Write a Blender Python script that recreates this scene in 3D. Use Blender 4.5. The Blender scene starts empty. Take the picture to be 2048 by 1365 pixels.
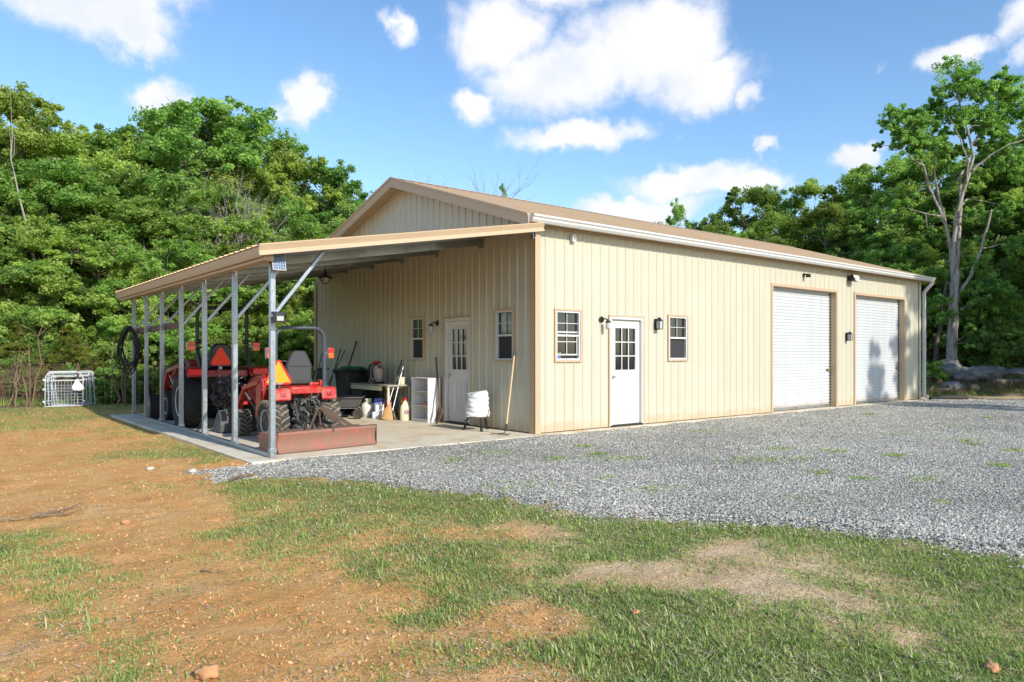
import bpy, math, random
import numpy as np
from mathutils import Vector, Matrix, Quaternion
R = math.radians
rng = np.random.default_rng(7)
rnd = random.Random(11)
scene = bpy.context.scene
COL = scene.collection

# ------------------------------------------------------------------ survey of the place
# x runs along the long front wall, y along the gable wall, origin at the near building corner
FOC, PX0, HZ = 1447.9, 1024.0, 709.0
CAM = np.array([-8.159, -9.514, 1.38])
AZ = R(51.203)
FW = np.array([math.cos(AZ), math.sin(AZ), 0.0])
RT = np.array([math.sin(AZ), -math.cos(AZ), 0.0])
def gnd(px, py, z=-0.05):
    d = (1.38 - z) * FOC / (py - HZ)
    p = CAM + d * (FW + (px - PX0) / FOC * RT)
    return float(p[0]), float(p[1])
def spot(px, d):
    p = CAM + d * (FW + (px - PX0) / FOC * RT)
    return float(p[0]), float(p[1])

# ------------------------------------------------------------------ noise
def _hash(ix, iy, s):
    h = (ix.astype(np.int64) * 374761393 + iy.astype(np.int64) * 668265263 + s * 1442695041) & 0xffffffff
    h = ((h ^ (h >> 13)) * 1274126177) & 0xffffffff
    return ((h ^ (h >> 16)) & 0xffff) / 65535.0
def vnoise(x, y, s=0):
    ix = np.floor(x); iy = np.floor(y); fx = x - ix; fy = y - iy
    fx = fx * fx * (3 - 2 * fx); fy = fy * fy * (3 - 2 * fy)
    a = _hash(ix, iy, s); b = _hash(ix + 1, iy, s); c = _hash(ix, iy + 1, s); d = _hash(ix + 1, iy + 1, s)
    return (a * (1 - fx) + b * fx) * (1 - fy) + (c * (1 - fx) + d * fx) * fy
def fbm(x, y, s=0, o=4):
    t = 0; a = .5; n = 0
    for i in range(o):
        t = t + a * vnoise(x * 2 ** i, y * 2 ** i, s + i); n += a; a *= .5
    return t / n
def sstep(a, b, x):
    t = np.clip((x - a) / (b - a), 0, 1); return t * t * (3 - 2 * t)

# ------------------------------------------------------------------ materials
def lin(c): return tuple(((v / 255) / 12.92 if v <= 10 else ((v / 255 + .055) / 1.055) ** 2.4) for v in c)
def _ramp(nt, stops):
    r = nt.nodes.new('ShaderNodeValToRGB'); e = r.color_ramp.elements
    e[0].position, e[0].color = stops[0][0], (*stops[0][1], 1)
    e[1].position, e[1].color = stops[-1][0], (*stops[-1][1], 1)
    for p, c in stops[1:-1]:
        n = e.new(p); n.color = (*c, 1)
    return r
def mat(name, c, rough=.6, metal=0., var=.12, scale=6., bump=0., bscale=60., spec=.5, dirt=None, dscale=3., damt=.5, stretch=(1, 1, 1), coat=0., sub=None):
    m = bpy.data.materials.new(name); m.use_nodes = True; nt = m.node_tree; L = nt.links
    p = nt.nodes['Principled BSDF']
    p.inputs['Roughness'].default_value = rough; p.inputs['Metallic'].default_value = metal
    p.inputs['Specular IOR Level'].default_value = spec
    p.inputs['Coat Weight'].default_value = coat
    tc = nt.nodes.new('ShaderNodeTexCoord'); mp = nt.nodes.new('ShaderNodeMapping')
    mp.inputs['Scale'].default_value = stretch
    L.new(tc.outputs['Object'], mp.inputs['Vector'])
    n = nt.nodes.new('ShaderNodeTexNoise'); n.inputs['Scale'].default_value = scale; n.inputs['Detail'].default_value = 6
    n.inputs['Roughness'].default_value = .65
    L.new(mp.outputs[0], n.inputs['Vector'])
    lo = tuple(max(0, v * (1 - var)) for v in c); hi = tuple(min(1, v * (1 + var)) for v in c)
    r = _ramp(nt, [(.3, lo), (.7, hi)]); L.new(n.outputs['Fac'], r.inputs[0]); out = r.outputs[0]
    if dirt:
        n2 = nt.nodes.new('ShaderNodeTexNoise'); n2.inputs['Scale'].default_value = dscale; n2.inputs['Detail'].default_value = 8
        n2.inputs['Roughness'].default_value = .7
        L.new(mp.outputs[0], n2.inputs['Vector'])
        r2 = _ramp(nt, [(.62 - damt * .3, (0, 0, 0)), (.72 - damt * .2, (1, 1, 1))]); L.new(n2.outputs['Fac'], r2.inputs[0])
        mx = nt.nodes.new('ShaderNodeMix'); mx.data_type = 'RGBA'; L.new(r2.outputs[0], mx.inputs[0]); L.new(out, mx.inputs[6]); mx.inputs[7].default_value = (*dirt, 1)
        out = mx.outputs[2]
    L.new(out, p.inputs['Base Color'])
    mr = nt.nodes.new('ShaderNodeMapRange'); mr.inputs[3].default_value = max(0.02, rough - .1); mr.inputs[4].default_value = min(1, rough + .12)
    L.new(n.outputs['Fac'], mr.inputs[0]); L.new(mr.outputs[0], p.inputs['Roughness'])
    if bump:
        nb = nt.nodes.new('ShaderNodeTexNoise'); nb.inputs['Scale'].default_value = bscale; nb.inputs['Detail'].default_value = 4
        L.new(mp.outputs[0], nb.inputs['Vector'])
        b = nt.nodes.new('ShaderNodeBump'); b.inputs['Strength'].default_value = min(1, bump); b.inputs['Distance'].default_value = .01
        L.new(nb.outputs['Fac'], b.inputs['Height']); L.new(b.outputs[0], p.inputs['Normal'])
    return m
M = {}
def splash(m, c, h=.35):
    nt = m.node_tree; L = nt.links; p = nt.nodes['Principled BSDF']; src = p.inputs['Base Color'].links[0].from_socket
    tc = nt.nodes.new('ShaderNodeTexCoord'); sx = nt.nodes.new('ShaderNodeSeparateXYZ'); L.new(tc.outputs['Object'], sx.inputs[0])
    n = nt.nodes.new('ShaderNodeTexNoise'); n.inputs['Scale'].default_value = 4; n.inputs['Detail'].default_value = 8; L.new(tc.outputs['Object'], n.inputs['Vector'])
    a = nt.nodes.new('ShaderNodeMapRange'); a.inputs[1].default_value = 0; a.inputs[2].default_value = h; a.inputs[3].default_value = .62; a.inputs[4].default_value = -.32; L.new(sx.outputs[2], a.inputs[0])
    s = nt.nodes.new('ShaderNodeMath'); s.operation = 'ADD'; s.use_clamp = True; L.new(a.outputs[0], s.inputs[0]); L.new(n.outputs['Fac'], s.inputs[1])
    r = _ramp(nt, [(.55, (0, 0, 0)), (1., (.75, .75, .75))]); L.new(s.outputs[0], r.inputs[0])
    # faint vertical streaks
    mp = nt.nodes.new('ShaderNodeMapping'); mp.inputs['Scale'].default_value = (3, 3, .12); L.new(tc.outputs['Object'], mp.inputs[0])
    n2 = nt.nodes.new('ShaderNodeTexNoise'); n2.inputs['Scale'].default_value = 2.5; n2.inputs['Detail'].default_value = 7; L.new(mp.outputs[0], n2.inputs['Vector'])
    r2 = _ramp(nt, [(.35, (.93, .925, .91)), (.6, (1, 1, 1))]); L.new(n2.outputs['Fac'], r2.inputs[0])
    mu = nt.nodes.new('ShaderNodeMix'); mu.data_type = 'RGBA'; mu.blend_type = 'MULTIPLY'; mu.inputs[0].default_value = 1; L.new(src, mu.inputs[6]); L.new(r2.outputs[0], mu.inputs[7])
    x = nt.nodes.new('ShaderNodeMix'); x.data_type = 'RGBA'; L.new(r.outputs[0], x.inputs[0]); L.new(mu.outputs[2], x.inputs[6]); x.inputs[7].default_value = (*c, 1)
    L.new(x.outputs[2], p.inputs['Base Color']); return m
M['cream'] = splash(mat('cream_panel_paint', (.535, .50, .392), .36, var=.025, scale=.7, spec=.45, bump=.12, bscale=2.2), (.50, .36, .22))
M['tan'] = mat('tan_trim_paint', (.50, .37, .235), .42, var=.05, scale=2)
M['roof'] = mat('tan_roof_paint', (.61, .43, .255), .45, var=.06, scale=1.5)
M['white'] = mat('white_paint', (.63, .615, .59), .4, var=.03, scale=3)
M['shutter'] = splash(mat('roller_door_paint', (.565, .58, .595), .4, var=.03, scale=2), (.42, .33, .24), .3)
M['galv'] = mat('galvanised_steel', (.31, .35, .385), .36, metal=.65, var=.16, scale=14, dirt=(.52, .55, .57), dscale=30, damt=.2)
M['galvroof'] = mat('bare_metal_roof_underside', (.34, .36, .36), .33, metal=.8, var=.3, scale=2.2, stretch=(1, 7, 1))
M['glass'] = mat('dark_window_glass', (.012, .014, .016), .04, var=.1, spec=.9)
M['screen'] = mat('window_screen', (.03, .028, .03), .7, var=.1)
M['reveal'] = mat('dark_interior', (.02, .02, .02), .9)
M['black'] = mat('black_paint', (.012, .012, .013), .4, var=.2, scale=10)
M['dplastic'] = mat('dark_plastic', (.02, .022, .024), .45, var=.2, scale=8)
M['greyplastic'] = mat('grey_plastic', (.085, .088, .088), .55, var=.12, scale=6, dirt=(.16, .14, .12), dscale=9, damt=.2)
M['rubber'] = mat('black_rubber', (.018, .018, .017), .8, var=.25, scale=9, bump=.3)
M['dusty'] = mat('dusty_tyre_rubber', (.17, .145, .11), .9, var=.3, scale=9, bump=.4, dirt=(.34, .28, .20), dscale=12, damt=.5)
M['dustyside'] = mat('dusty_tyre_wall', (.045, .04, .034), .9, var=.3, scale=9, dirt=(.13, .11, .08), dscale=7, damt=.4)
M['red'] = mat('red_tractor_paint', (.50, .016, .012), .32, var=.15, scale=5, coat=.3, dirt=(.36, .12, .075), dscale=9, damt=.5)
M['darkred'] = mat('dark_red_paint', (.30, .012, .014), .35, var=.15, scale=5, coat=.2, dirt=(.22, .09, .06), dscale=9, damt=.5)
M['rim'] = mat('grey_wheel_paint', (.42, .45, .48), .5, var=.15, scale=8, dirt=(.3, .24, .18), dscale=6, damt=.35)
M['ropsgrey'] = mat('slate_grey_paint', (.055, .07, .09), .45, var=.08, scale=5)
M['seat'] = mat('charcoal_vinyl', (.045, .047, .05), .55, var=.1, scale=10, bump=.15, bscale=300)
M['orange'] = mat('fluorescent_orange', (.95, .33, .01), .6, var=.04)
M['orangered'] = mat('fluorescent_orange_red', (.98, .055, .008), .6, var=.04)
M['reflred'] = mat('red_reflective_border', (.75, .008, .006), .3, var=.04)
M['amber'] = mat('amber_lens', (.9, .13, .01), .15, var=.2, scale=40)
M['redlens'] = mat('red_lens', (.75, .01, .01), .15, var=.2, scale=40)
M['iron'] = mat('dirty_machine_metal', (.065, .062, .06), .55, metal=.4, var=.4, scale=14, dirt=(.20, .19, .18), dscale=18, damt=.3)
M['steel'] = mat('bright_steel', (.55, .55, .55), .3, metal=.9, var=.2, scale=10)
M['rustred'] = mat('worn_rusty_red_paint', (.52, .10, .065), .65, var=.22, scale=5, dirt=(.25, .13, .09), dscale=5.5, damt=1.15, bump=.25, bscale=25)
M['rust'] = mat('brown_rust', (.12, .075, .052), .8, var=.3, scale=15, bump=.3)
M['wood'] = mat('pale_wood', (.62, .42, .22), .6, var=.15, scale=8, stretch=(8, 8, 1))
M['oldwood'] = mat('weathered_dark_wood', (.13, .085, .06), .85, var=.3, scale=8, bump=.4)
M['shelf'] = mat('white_laminate', (.80, .78, .78), .45, var=.03)
M['shelfin'] = mat('laminate_inside', (.62, .56, .50), .5, var=.05)
M['tank'] = mat('off_white_enamel', (.78, .75, .66), .35, var=.05, scale=7)
M['bag'] = mat('white_plastic_sheet', (.78, .79, .80), .45, var=.05, scale=6, bump=.6, bscale=9)
M['translucent'] = mat('milky_plastic', (.55, .45, .40), .4, var=.12, scale=6)
M['jugbrown'] = mat('amber_brown_plastic', (.36, .18, .06), .4, var=.2, scale=6)
M['jugcream'] = mat('cream_plastic_jug', (.72, .66, .45), .45, var=.08, scale=6)
M['redcap'] = mat('red_plastic', (.55, .015, .02), .4)
M['green'] = mat('green_hose_plastic', (.01, .17, .10), .4, var=.15)
M['straw'] = mat('broom_straw', (.56, .33, .14), .85, var=.35, scale=50, bump=.8, bscale=90, stretch=(3, 3, .4))
M['card'] = mat('cardboard', (.50, .28, .12), .8, var=.08)
M['blue'] = mat('blue_print', (.12, .16, .55), .5)
M['purple'] = mat('purple_print', (.16, .015, .09), .5)
M['redprint'] = mat('red_print', (.60, .03, .04), .5)
M['solar'] = mat('solar_cells', (.10, .17, .30), .2, var=.2, scale=20)
M['bulb'] = mat('frosted_bulb_glass', (.75, .74, .70), .2, var=.05)
M['clearglass'] = mat('pale_lantern_glass', (.42, .44, .42), .1, var=.15)
M['bronze'] = mat('dark_bronze', (.03, .025, .022), .45, metal=.4)
M['brass'] = mat('aged_brass', (.35, .25, .10), .4, metal=.8)
M['concrete'] = mat('concrete', (.70, .63, .49), .85, var=.06, scale=1.3, bump=.25, bscale=40, dirt=(.62, .46, .29), dscale=1.6, damt=.5)
M['tabletop'] = mat('worn_tabletop', (.35, .33, .28), .6, var=.15)
M['rock'] = mat('grey_boulder', (.20, .19, .175), .9, var=.35, scale=2.5, bump=1., bscale=7, dirt=(.10, .12, .06), dscale=3, damt=.25)
M['clay'] = mat('clay_stone', (.52, .26, .12), .9, var=.2, scale=8, bump=.7, bscale=20)
M['palestone'] = mat('pale_quartz', (.50, .46, .40), .8, var=.15, scale=12)
M['bark'] = mat('tree_bark', (.15, .115, .085), .95, var=.45, scale=5, bump=1., bscale=18, stretch=(1, 1, .25), dirt=(.22, .20, .17), dscale=4, damt=.4)
M['greybark'] = mat('pale_grey_bark', (.44, .405, .355), .95, var=.3, scale=7, bump=1., bscale=26, stretch=(1, 1, .22), dirt=(.17, .14, .10), dscale=7, damt=.6)
M['deadwood'] = mat('bleached_dead_wood', (.27, .245, .21), .9, var=.25, scale=5)
M['twig'] = mat('dry_brown_twigs', (.22, .145, .09), .95, var=.5, scale=1.5)
M['pipe'] = mat('black_corrugated_pipe', (.03, .028, .027), .7, var=.3)
M['penpaint'] = mat('chalky_grey_white_paint', (.48, .50, .51), .6, var=.12)
M['sawn'] = mat('sawn_log_face', (.42, .26, .14), .85, var=.2, scale=10)

def attr_mat(name, attr, stops, rough=.7, trans=0., transc=None, objvar=0., spec=.3, noise=None):
    m = bpy.data.materials.new(name); m.use_nodes = True; nt = m.node_tree; L = nt.links
    p = nt.nodes['Principled BSDF']; p.inputs['Roughness'].default_value = rough; p.inputs['Specular IOR Level'].default_value = spec
    a = nt.nodes.new('ShaderNodeAttribute'); a.attribute_name = attr
    r = _ramp(nt, stops); L.new(a.outputs['Fac'], r.inputs[0]); out = r.outputs[0]
    if objvar:
        oi = nt.nodes.new('ShaderNodeObjectInfo')
        h = nt.nodes.new('ShaderNodeHueSaturation')
        m1 = nt.nodes.new('ShaderNodeMapRange'); m1.inputs[3].default_value = .5 - .010 * objvar; m1.inputs[4].default_value = .5 + .030 * objvar
        m2 = nt.nodes.new('ShaderNodeMapRange'); m2.inputs[3].default_value = 1 - .3 * objvar; m2.inputs[4].default_value = 1 + .25 * objvar
        mm = nt.nodes.new('ShaderNodeMath'); mm.operation = 'FRACT'; mk = nt.nodes.new('ShaderNodeMath'); mk.operation = 'MULTIPLY'; mk.inputs[1].default_value = 17.3
        L.new(oi.outputs['Random'], m1.inputs[0]); L.new(oi.outputs['Random'], mk.inputs[0]); L.new(mk.outputs[0], mm.inputs[0]); L.new(mm.outputs[0], m2.inputs[0])
        L.new(m1.outputs[0], h.inputs['Hue']); L.new(m2.outputs[0], h.inputs['Value']); L.new(out, h.inputs['Color']); out = h.outputs[0]
    L.new(out, p.inputs['Base Color'])
    if trans:
        t = nt.nodes.new('ShaderNodeBsdfTranslucent'); hs = nt.nodes.new('ShaderNodeHueSaturation'); hs.inputs['Hue'].default_value = .49
        hs.inputs['Saturation'].default_value = 1.1; hs.inputs['Value'].default_value = 1.5
        L.new(out, hs.inputs['Color']); L.new(hs.outputs[0], t.inputs['Color'])
        ms = nt.nodes.new('ShaderNodeMixShader'); ms.inputs[0].default_value = trans
        L.new(p.outputs[0], ms.inputs[1]); L.new(t.outputs[0], ms.inputs[2]); L.new(ms.outputs[0], nt.nodes['Material Output'].inputs[0])
    return m
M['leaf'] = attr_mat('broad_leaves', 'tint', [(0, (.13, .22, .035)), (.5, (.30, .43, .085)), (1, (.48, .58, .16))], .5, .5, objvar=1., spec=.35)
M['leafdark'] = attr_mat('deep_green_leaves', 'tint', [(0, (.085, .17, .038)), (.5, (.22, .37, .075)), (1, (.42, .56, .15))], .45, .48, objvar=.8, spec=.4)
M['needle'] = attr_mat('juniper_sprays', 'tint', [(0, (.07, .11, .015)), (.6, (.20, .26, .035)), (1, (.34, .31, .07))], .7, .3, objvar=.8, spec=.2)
M['grass'] = attr_mat('grass_blades', 'tint', [(0, (.10, .15, .04)), (.45, (.24, .34, .085)), (.8, (.40, .50, .15)), (.93, (.56, .49, .29)), (1, (.70, .62, .43))], .7, .3, spec=.2)
M['strawlitter'] = attr_mat('dry_straw', 'tint', [(0, (.28, .20, .11)), (.5, (.60, .49, .32)), (1, (.80, .72, .56))], .8)
M['stone'] = attr_mat('crushed_granite', 'tint', [(0, (.17, .162, .142)), (.35, (.34, .325, .285)), (.7, (.49, .47, .41)), (.93, (.66, .63, .55)), (1, (.58, .38, .24))], .75)
M['clod'] = attr_mat('clay_crumbs', 'tint', [(0, (.40, .20, .085)), (.6, (.68, .37, .165)), (1, (.80, .50, .26))], .95)

# ------------------------------------------------------------------ objects
def link(o, parent=None):
    COL.objects.link(o)
    if parent is not None: o.parent = parent
    return o
def tag(o, label=None, cat=None, group=None, kind=None):
    if label: o['label'] = label
    if cat: o['category'] = cat
    if group: o['group'] = group
    if kind: o['kind'] = kind
    return o
def thing(name, label, cat, loc=(0, 0, 0), rz=0., group=None):
    o = bpy.data.objects.new(name, None); o.empty_display_size = .2; link(o)
    o.location = loc; o.rotation_euler = (0, 0, rz)
    return tag(o, label, cat, group)
def copy_tree(o, parent=None):
    c = o.copy(); COL.objects.link(c); c.parent = parent
    for ch in list(o.children): copy_tree(ch, c)
    return c
KEEP_WHOLE = {'wall', 'roof', 'rib_closure', 'wire_mesh', 'solar_cell', 'guide_clip', 'logo', 'emblem', 'trunk', 'branches', 'sill_plant', 'blue_print'}
class MB:
    def __init__(s, T=None): s.v = []; s.f = []; s.T = T
    def add(s, vs, fs):
        k = len(s.v)
        for p in vs:
            p = Vector(p); s.v.append(tuple(s.T @ p if s.T is not None else p))
        flip = s.T is not None and s.T.to_3x3().determinant() < 0
        for f in fs:
            f = tuple(i + k for i in f); s.f.append(f[::-1] if flip else f)
        return s
    def box(s, c, d, rot=None):
        x, y, z = d[0] / 2, d[1] / 2, d[2] / 2
        vs = [Vector((a * x, b * y, e * z)) for a in (-1, 1) for b in (-1, 1) for e in (-1, 1)]
        if rot is not None:
            q = rot if isinstance(rot, Quaternion) else Matrix.Rotation(rot[1], 3, rot[0])
            vs = [q @ p for p in vs]
        vs = [p + Vector(c) for p in vs]
        return s.add(vs, [(0, 1, 3, 2), (4, 6, 7, 5), (0, 4, 5, 1), (2, 3, 7, 6), (0, 2, 6, 4), (1, 5, 7, 3)])
    def bb(s, a, b):
        return s.box([(a[i] + b[i]) / 2 for i in range(3)], [abs(b[i] - a[i]) for i in range(3)])
    def bar(s, a, b, w, h=None, up=(0, 0, 1)):
        h = h or w; a = Vector(a); b = Vector(b); d = (b - a).normalized(); u = Vector(up)
        if abs(d.dot(u)) > .95: u = Vector((0, 1, 0))
        x = d.cross(u).normalized() * w / 2; y = x.cross(d).normalized() * h / 2
        vs = [a - x - y, a + x - y, a + x + y, a - x + y, b - x - y, b + x - y, b + x + y, b - x + y]
        return s.add(vs, [(3, 2, 1, 0), (4, 5, 6, 7), (0, 1, 5, 4), (1, 2, 6, 5), (2, 3, 7, 6), (3, 0, 4, 7)])
    def tube(s, pts, r, n=8, closed=False):
        pts = [Vector(p) for p in pts]; rs = r if isinstance(r, (list, tuple)) else [r] * len(pts)
        N = len(pts); vs = []; nrm = None
        for i, p in enumerate(pts):
            if closed: d = pts[(i + 1) % N] - pts[i - 1]
            else: d = pts[min(i + 1, N - 1)] - pts[max(i - 1, 0)]
            d = d.normalized() if d.length > 1e-9 else Vector((0, 0, 1))
            if nrm is None: nrm = d.orthogonal().normalized()
            else:
                nrm = (nrm - d * nrm.dot(d)); nrm = nrm.normalized() if nrm.length > 1e-6 else d.orthogonal().normalized()
            b = d.cross(nrm)
            for j in range(n):
                t = 2 * math.pi * j / n; vs.append(p + (nrm * math.cos(t) + b * math.sin(t)) * rs[i])
        fs = []
        for i in range(N if closed else N - 1):
            a = i * n; c = ((i + 1) % N) * n
            for j in range(n): fs.append((a + j, a + (j + 1) % n, c + (j + 1) % n, c + j))
        if not closed: fs += [tuple(range(n))[::-1], tuple((N - 1) * n + j for j in range(n))]
        return s.add(vs, fs)
    def cyl(s, a, b, r, n=16): return s.tube([a, b], r, n)
    def lathe(s, prof, c=(0, 0, 0), axis='z', n=24, sy=1.):
        vs = []; fs = []; k = len(prof)
        for j in range(n):
            t = 2 * math.pi * j / n
            for (r, h) in prof:
                p = (r * math.cos(t), r * math.sin(t) * sy, h)
                if axis == 'x': p = (p[2], p[0], p[1])
                if axis == 'y': p = (p[1], p[2], p[0])
                vs.append((p[0] + c[0], p[1] + c[1], p[2] + c[2]))
        for j in range(n):
            j2 = (j + 1) % n
            for i in range(k - 1): fs.append((j * k + i, j2 * k + i, j2 * k + i + 1, j * k + i + 1))
        fs.append(tuple(j * k for j in range(n))[::-1]); fs.append(tuple(j * k + k - 1 for j in range(n)))
        return s.add(vs, fs)
    def prism(s, poly, d0, d1, plane='xz'):
        def P(u, v, w): return {'xz': (u, w, v), 'yz': (w, u, v), 'xy': (u, v, w)}[plane]
        k = len(poly); vs = [P(u, v, d0) for u, v in poly] + [P(u, v, d1) for u, v in poly]
        fs = [tuple(range(k))[::-1], tuple(range(k, 2 * k))] + [(i, (i + 1) % k, k + (i + 1) % k, k + i) for i in range(k)]
        return s.add(vs, fs)
    def pieces(s):
        n = len(s.v); p = list(range(n))
        def find(i):
            while p[i] != i: p[i] = p[p[i]]; i = p[i]
            return i
        for f in s.f:
            r = find(f[0])
            for i in f[1:]: p[find(i)] = r
        isl = {}
        for i in range(n): isl.setdefault(find(i), []).append(i)
        ks = list(isl.values())
        if len(ks) < 2 or len(ks) > 250: return None
        B = [([min(s.v[i][a] for i in k) for a in range(3)], [max(s.v[i][a] for i in k) for a in range(3)]) for k in ks]
        S = [max(b[1][a] - b[0][a] for a in range(3)) for b in B]; q = list(range(len(ks)))
        def fq(i):
            while q[i] != i: q[i] = q[q[i]]; i = q[i]
            return i
        for i in range(len(ks)):
            for j in range(i + 1, len(ks)):
                g = math.sqrt(sum(max(0, B[i][0][a] - B[j][1][a], B[j][0][a] - B[i][1][a]) ** 2 for a in range(3)))
                if g <= max(.02, .5 * max(S[i], S[j])): q[fq(j)] = fq(i)
        grp = {}
        for i, k in enumerate(ks): grp.setdefault(fq(i), []).extend(k)
        return list(grp.values()) if len(grp) > 1 else None
    def build(s, name, m, parent=None, bevel=0., angle=35, fix=True):
        if parent is not None and name not in KEEP_WHOLE:
            ps = s.pieces()
            if ps:
                ps.sort(key=lambda k: -len(k)); first = None
                for k in ps:
                    ix = {v: i for i, v in enumerate(k)}; b = MB(); b.v = [s.v[i] for i in k]; b.f = [tuple(ix[i] for i in f) for f in s.f if f[0] in ix]
                    o = b._build(name, m, parent, bevel, angle, fix); first = first or o
                return first
        return s._build(name, m, parent, bevel, angle, fix)
    def _build(s, name, m, parent=None, bevel=0., angle=35, fix=True):
        me = bpy.data.meshes.new(name); me.from_pydata(s.v, [], s.f); me.validate(); me.update()
        if fix:
            import bmesh
            b = bmesh.new(); b.from_mesh(me); bmesh.ops.recalc_face_normals(b, faces=b.faces); b.to_mesh(me); b.free()
        me.shade_smooth(); me.set_sharp_from_angle(angle=R(angle))
        me.materials.append(M[m] if isinstance(m, str) else m)
        o = bpy.data.objects.new(name, me); link(o, parent)
        if bevel:
            q = o.modifiers.new('bevel', 'BEVEL'); q.width = bevel; q.segments = 2; q.limit_method = 'ANGLE'; q.angle_limit = R(40)
        return o
def np_mesh(name, v, f, m, tint=None, smooth=False, attrs=None):
    me = bpy.data.meshes.new(name); k = f.shape[1]
    me.vertices.add(len(v)); me.vertices.foreach_set('co', np.ascontiguousarray(v, dtype=np.float32).ravel())
    me.loops.add(f.size); me.polygons.add(len(f))
    me.loops.foreach_set('vertex_index', np.ascontiguousarray(f, dtype=np.int32).ravel())
    me.polygons.foreach_set('loop_start', np.arange(0, f.size, k, dtype=np.int32))
    me.update(calc_edges=True)
    for nm, val in ([('tint', tint)] if tint is not None else []) + list((attrs or {}).items()):
        a = me.attributes.new(nm, 'FLOAT', 'POINT'); a.data.foreach_set('value', np.ascontiguousarray(val, dtype=np.float32))
    if smooth: me.shade_smooth()
    else: me.shade_flat()
    me.materials.append(M[m] if isinstance(m, str) else m)
    return me
def np_obj(name, v, f, m, tint=None, smooth=False, parent=None, attrs=None):
    return link(bpy.data.objects.new(name, np_mesh(name, v, f, m, tint, smooth, attrs)), parent)
def arc(cx, cz, r, a0, a1, n=6): return [(cx + r * math.cos(R(a0 + (a1 - a0) * i / n)), cz + r * math.sin(R(a0 + (a1 - a0) * i / n))) for i in range(n + 1)]
def blob(name, m, parent, c, d, seed=0, amp=.2, sub=3, freq=1.6, flat=.0):
    import bmesh
    from mathutils import noise
    b = bmesh.new(); bmesh.ops.create_icosphere(b, subdivisions=sub, radius=.5)
    for q in b.verts:
        n = q.co.normalized(); k = 1 + amp * 2 * noise.fractal(n * freq + Vector((seed * 3.1, seed, 0)), 1., 2., 4)
        p = n * .5 * k
        if flat and p.z < -flat: p.z = -flat
        q.co = Vector((p.x * d[0] + c[0], p.y * d[1] + c[1], p.z * d[2] + c[2]))
    me = bpy.data.meshes.new(name); b.to_mesh(me); b.free(); me.shade_smooth(); me.materials.append(M[m])
    return link(bpy.data.objects.new(name, me), parent)
# ------------------------------------------------------------------ terrain
GB = [(372, 941), (430, 965), (500, 962), (600, 962), (750, 972), (900, 992), (1024, 1012), (1130, 1034), (1239, 1050), (1449, 1052), (1624, 1062), (1774, 1082), (1900, 1100), (2048, 1112)]
gpoly = [gnd(*p) for p in GB] + [(2.5, -11.5), (19.5, -13), (19.0, -4.5), (17.9, -2.2), (16.1, -.1), (15.5, .1), (-4.5, .1), (-4.9, -.15)]
GP = np.array(gpoly)
def in_poly(x, y, P=GP):
    r = np.zeros(x.shape, bool); n = len(P)
    for i in range(n):
        x0, y0 = P[i]; x1, y1 = P[(i + 1) % n]
        c = ((y0 > y) != (y1 > y)); xx = (x1 - x0) * (y - y0) / ((y1 - y0) if y1 != y0 else 1e-9) + x0
        r ^= c & (x < xx)
    return r
def dist_poly(x, y, P=GP):
    d = np.full(x.shape, 1e9); n = len(P)
    for i in range(n):
        a = P[i]; b = P[(i + 1) % n]; ab = b - a; L = max(ab @ ab, 1e-9)
        t = np.clip(((x - a[0]) * ab[0] + (y - a[1]) * ab[1]) / L, 0, 1)
        d = np.minimum(d, np.hypot(x - a[0] - t * ab[0], y - a[1] - t * ab[1]))
    return d
def gravel_sd(x, y):
    s = np.where(in_poly(x, y), 1., -1.) * dist_poly(x, y)
    return s + (fbm(x * 1.7, y * 1.7, 91, 3) - .5) * .35
def gz(x, y):
    x = np.asarray(x, float); y = np.asarray(y, float)
    far = .55 * sstep(18.8, 23.5, x + .25 * y) + 0.10 * sstep(9, 12, y) * sstep(0, -6, x)
    und = (fbm(x * .45, y * .45, 5, 3) - .5) * .07
    left = -.02 * sstep(-4.9, -6.2, x) * sstep(12, 8, y)
    under = np.maximum(np.maximum(-4.9 - x, x - 15.4), np.maximum(-.18 - y, y - 9.1))
    k = sstep(-.1, .8, under)
    return -.045 + k * und + far + left * .4 + .006 * (1 - k)
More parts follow.
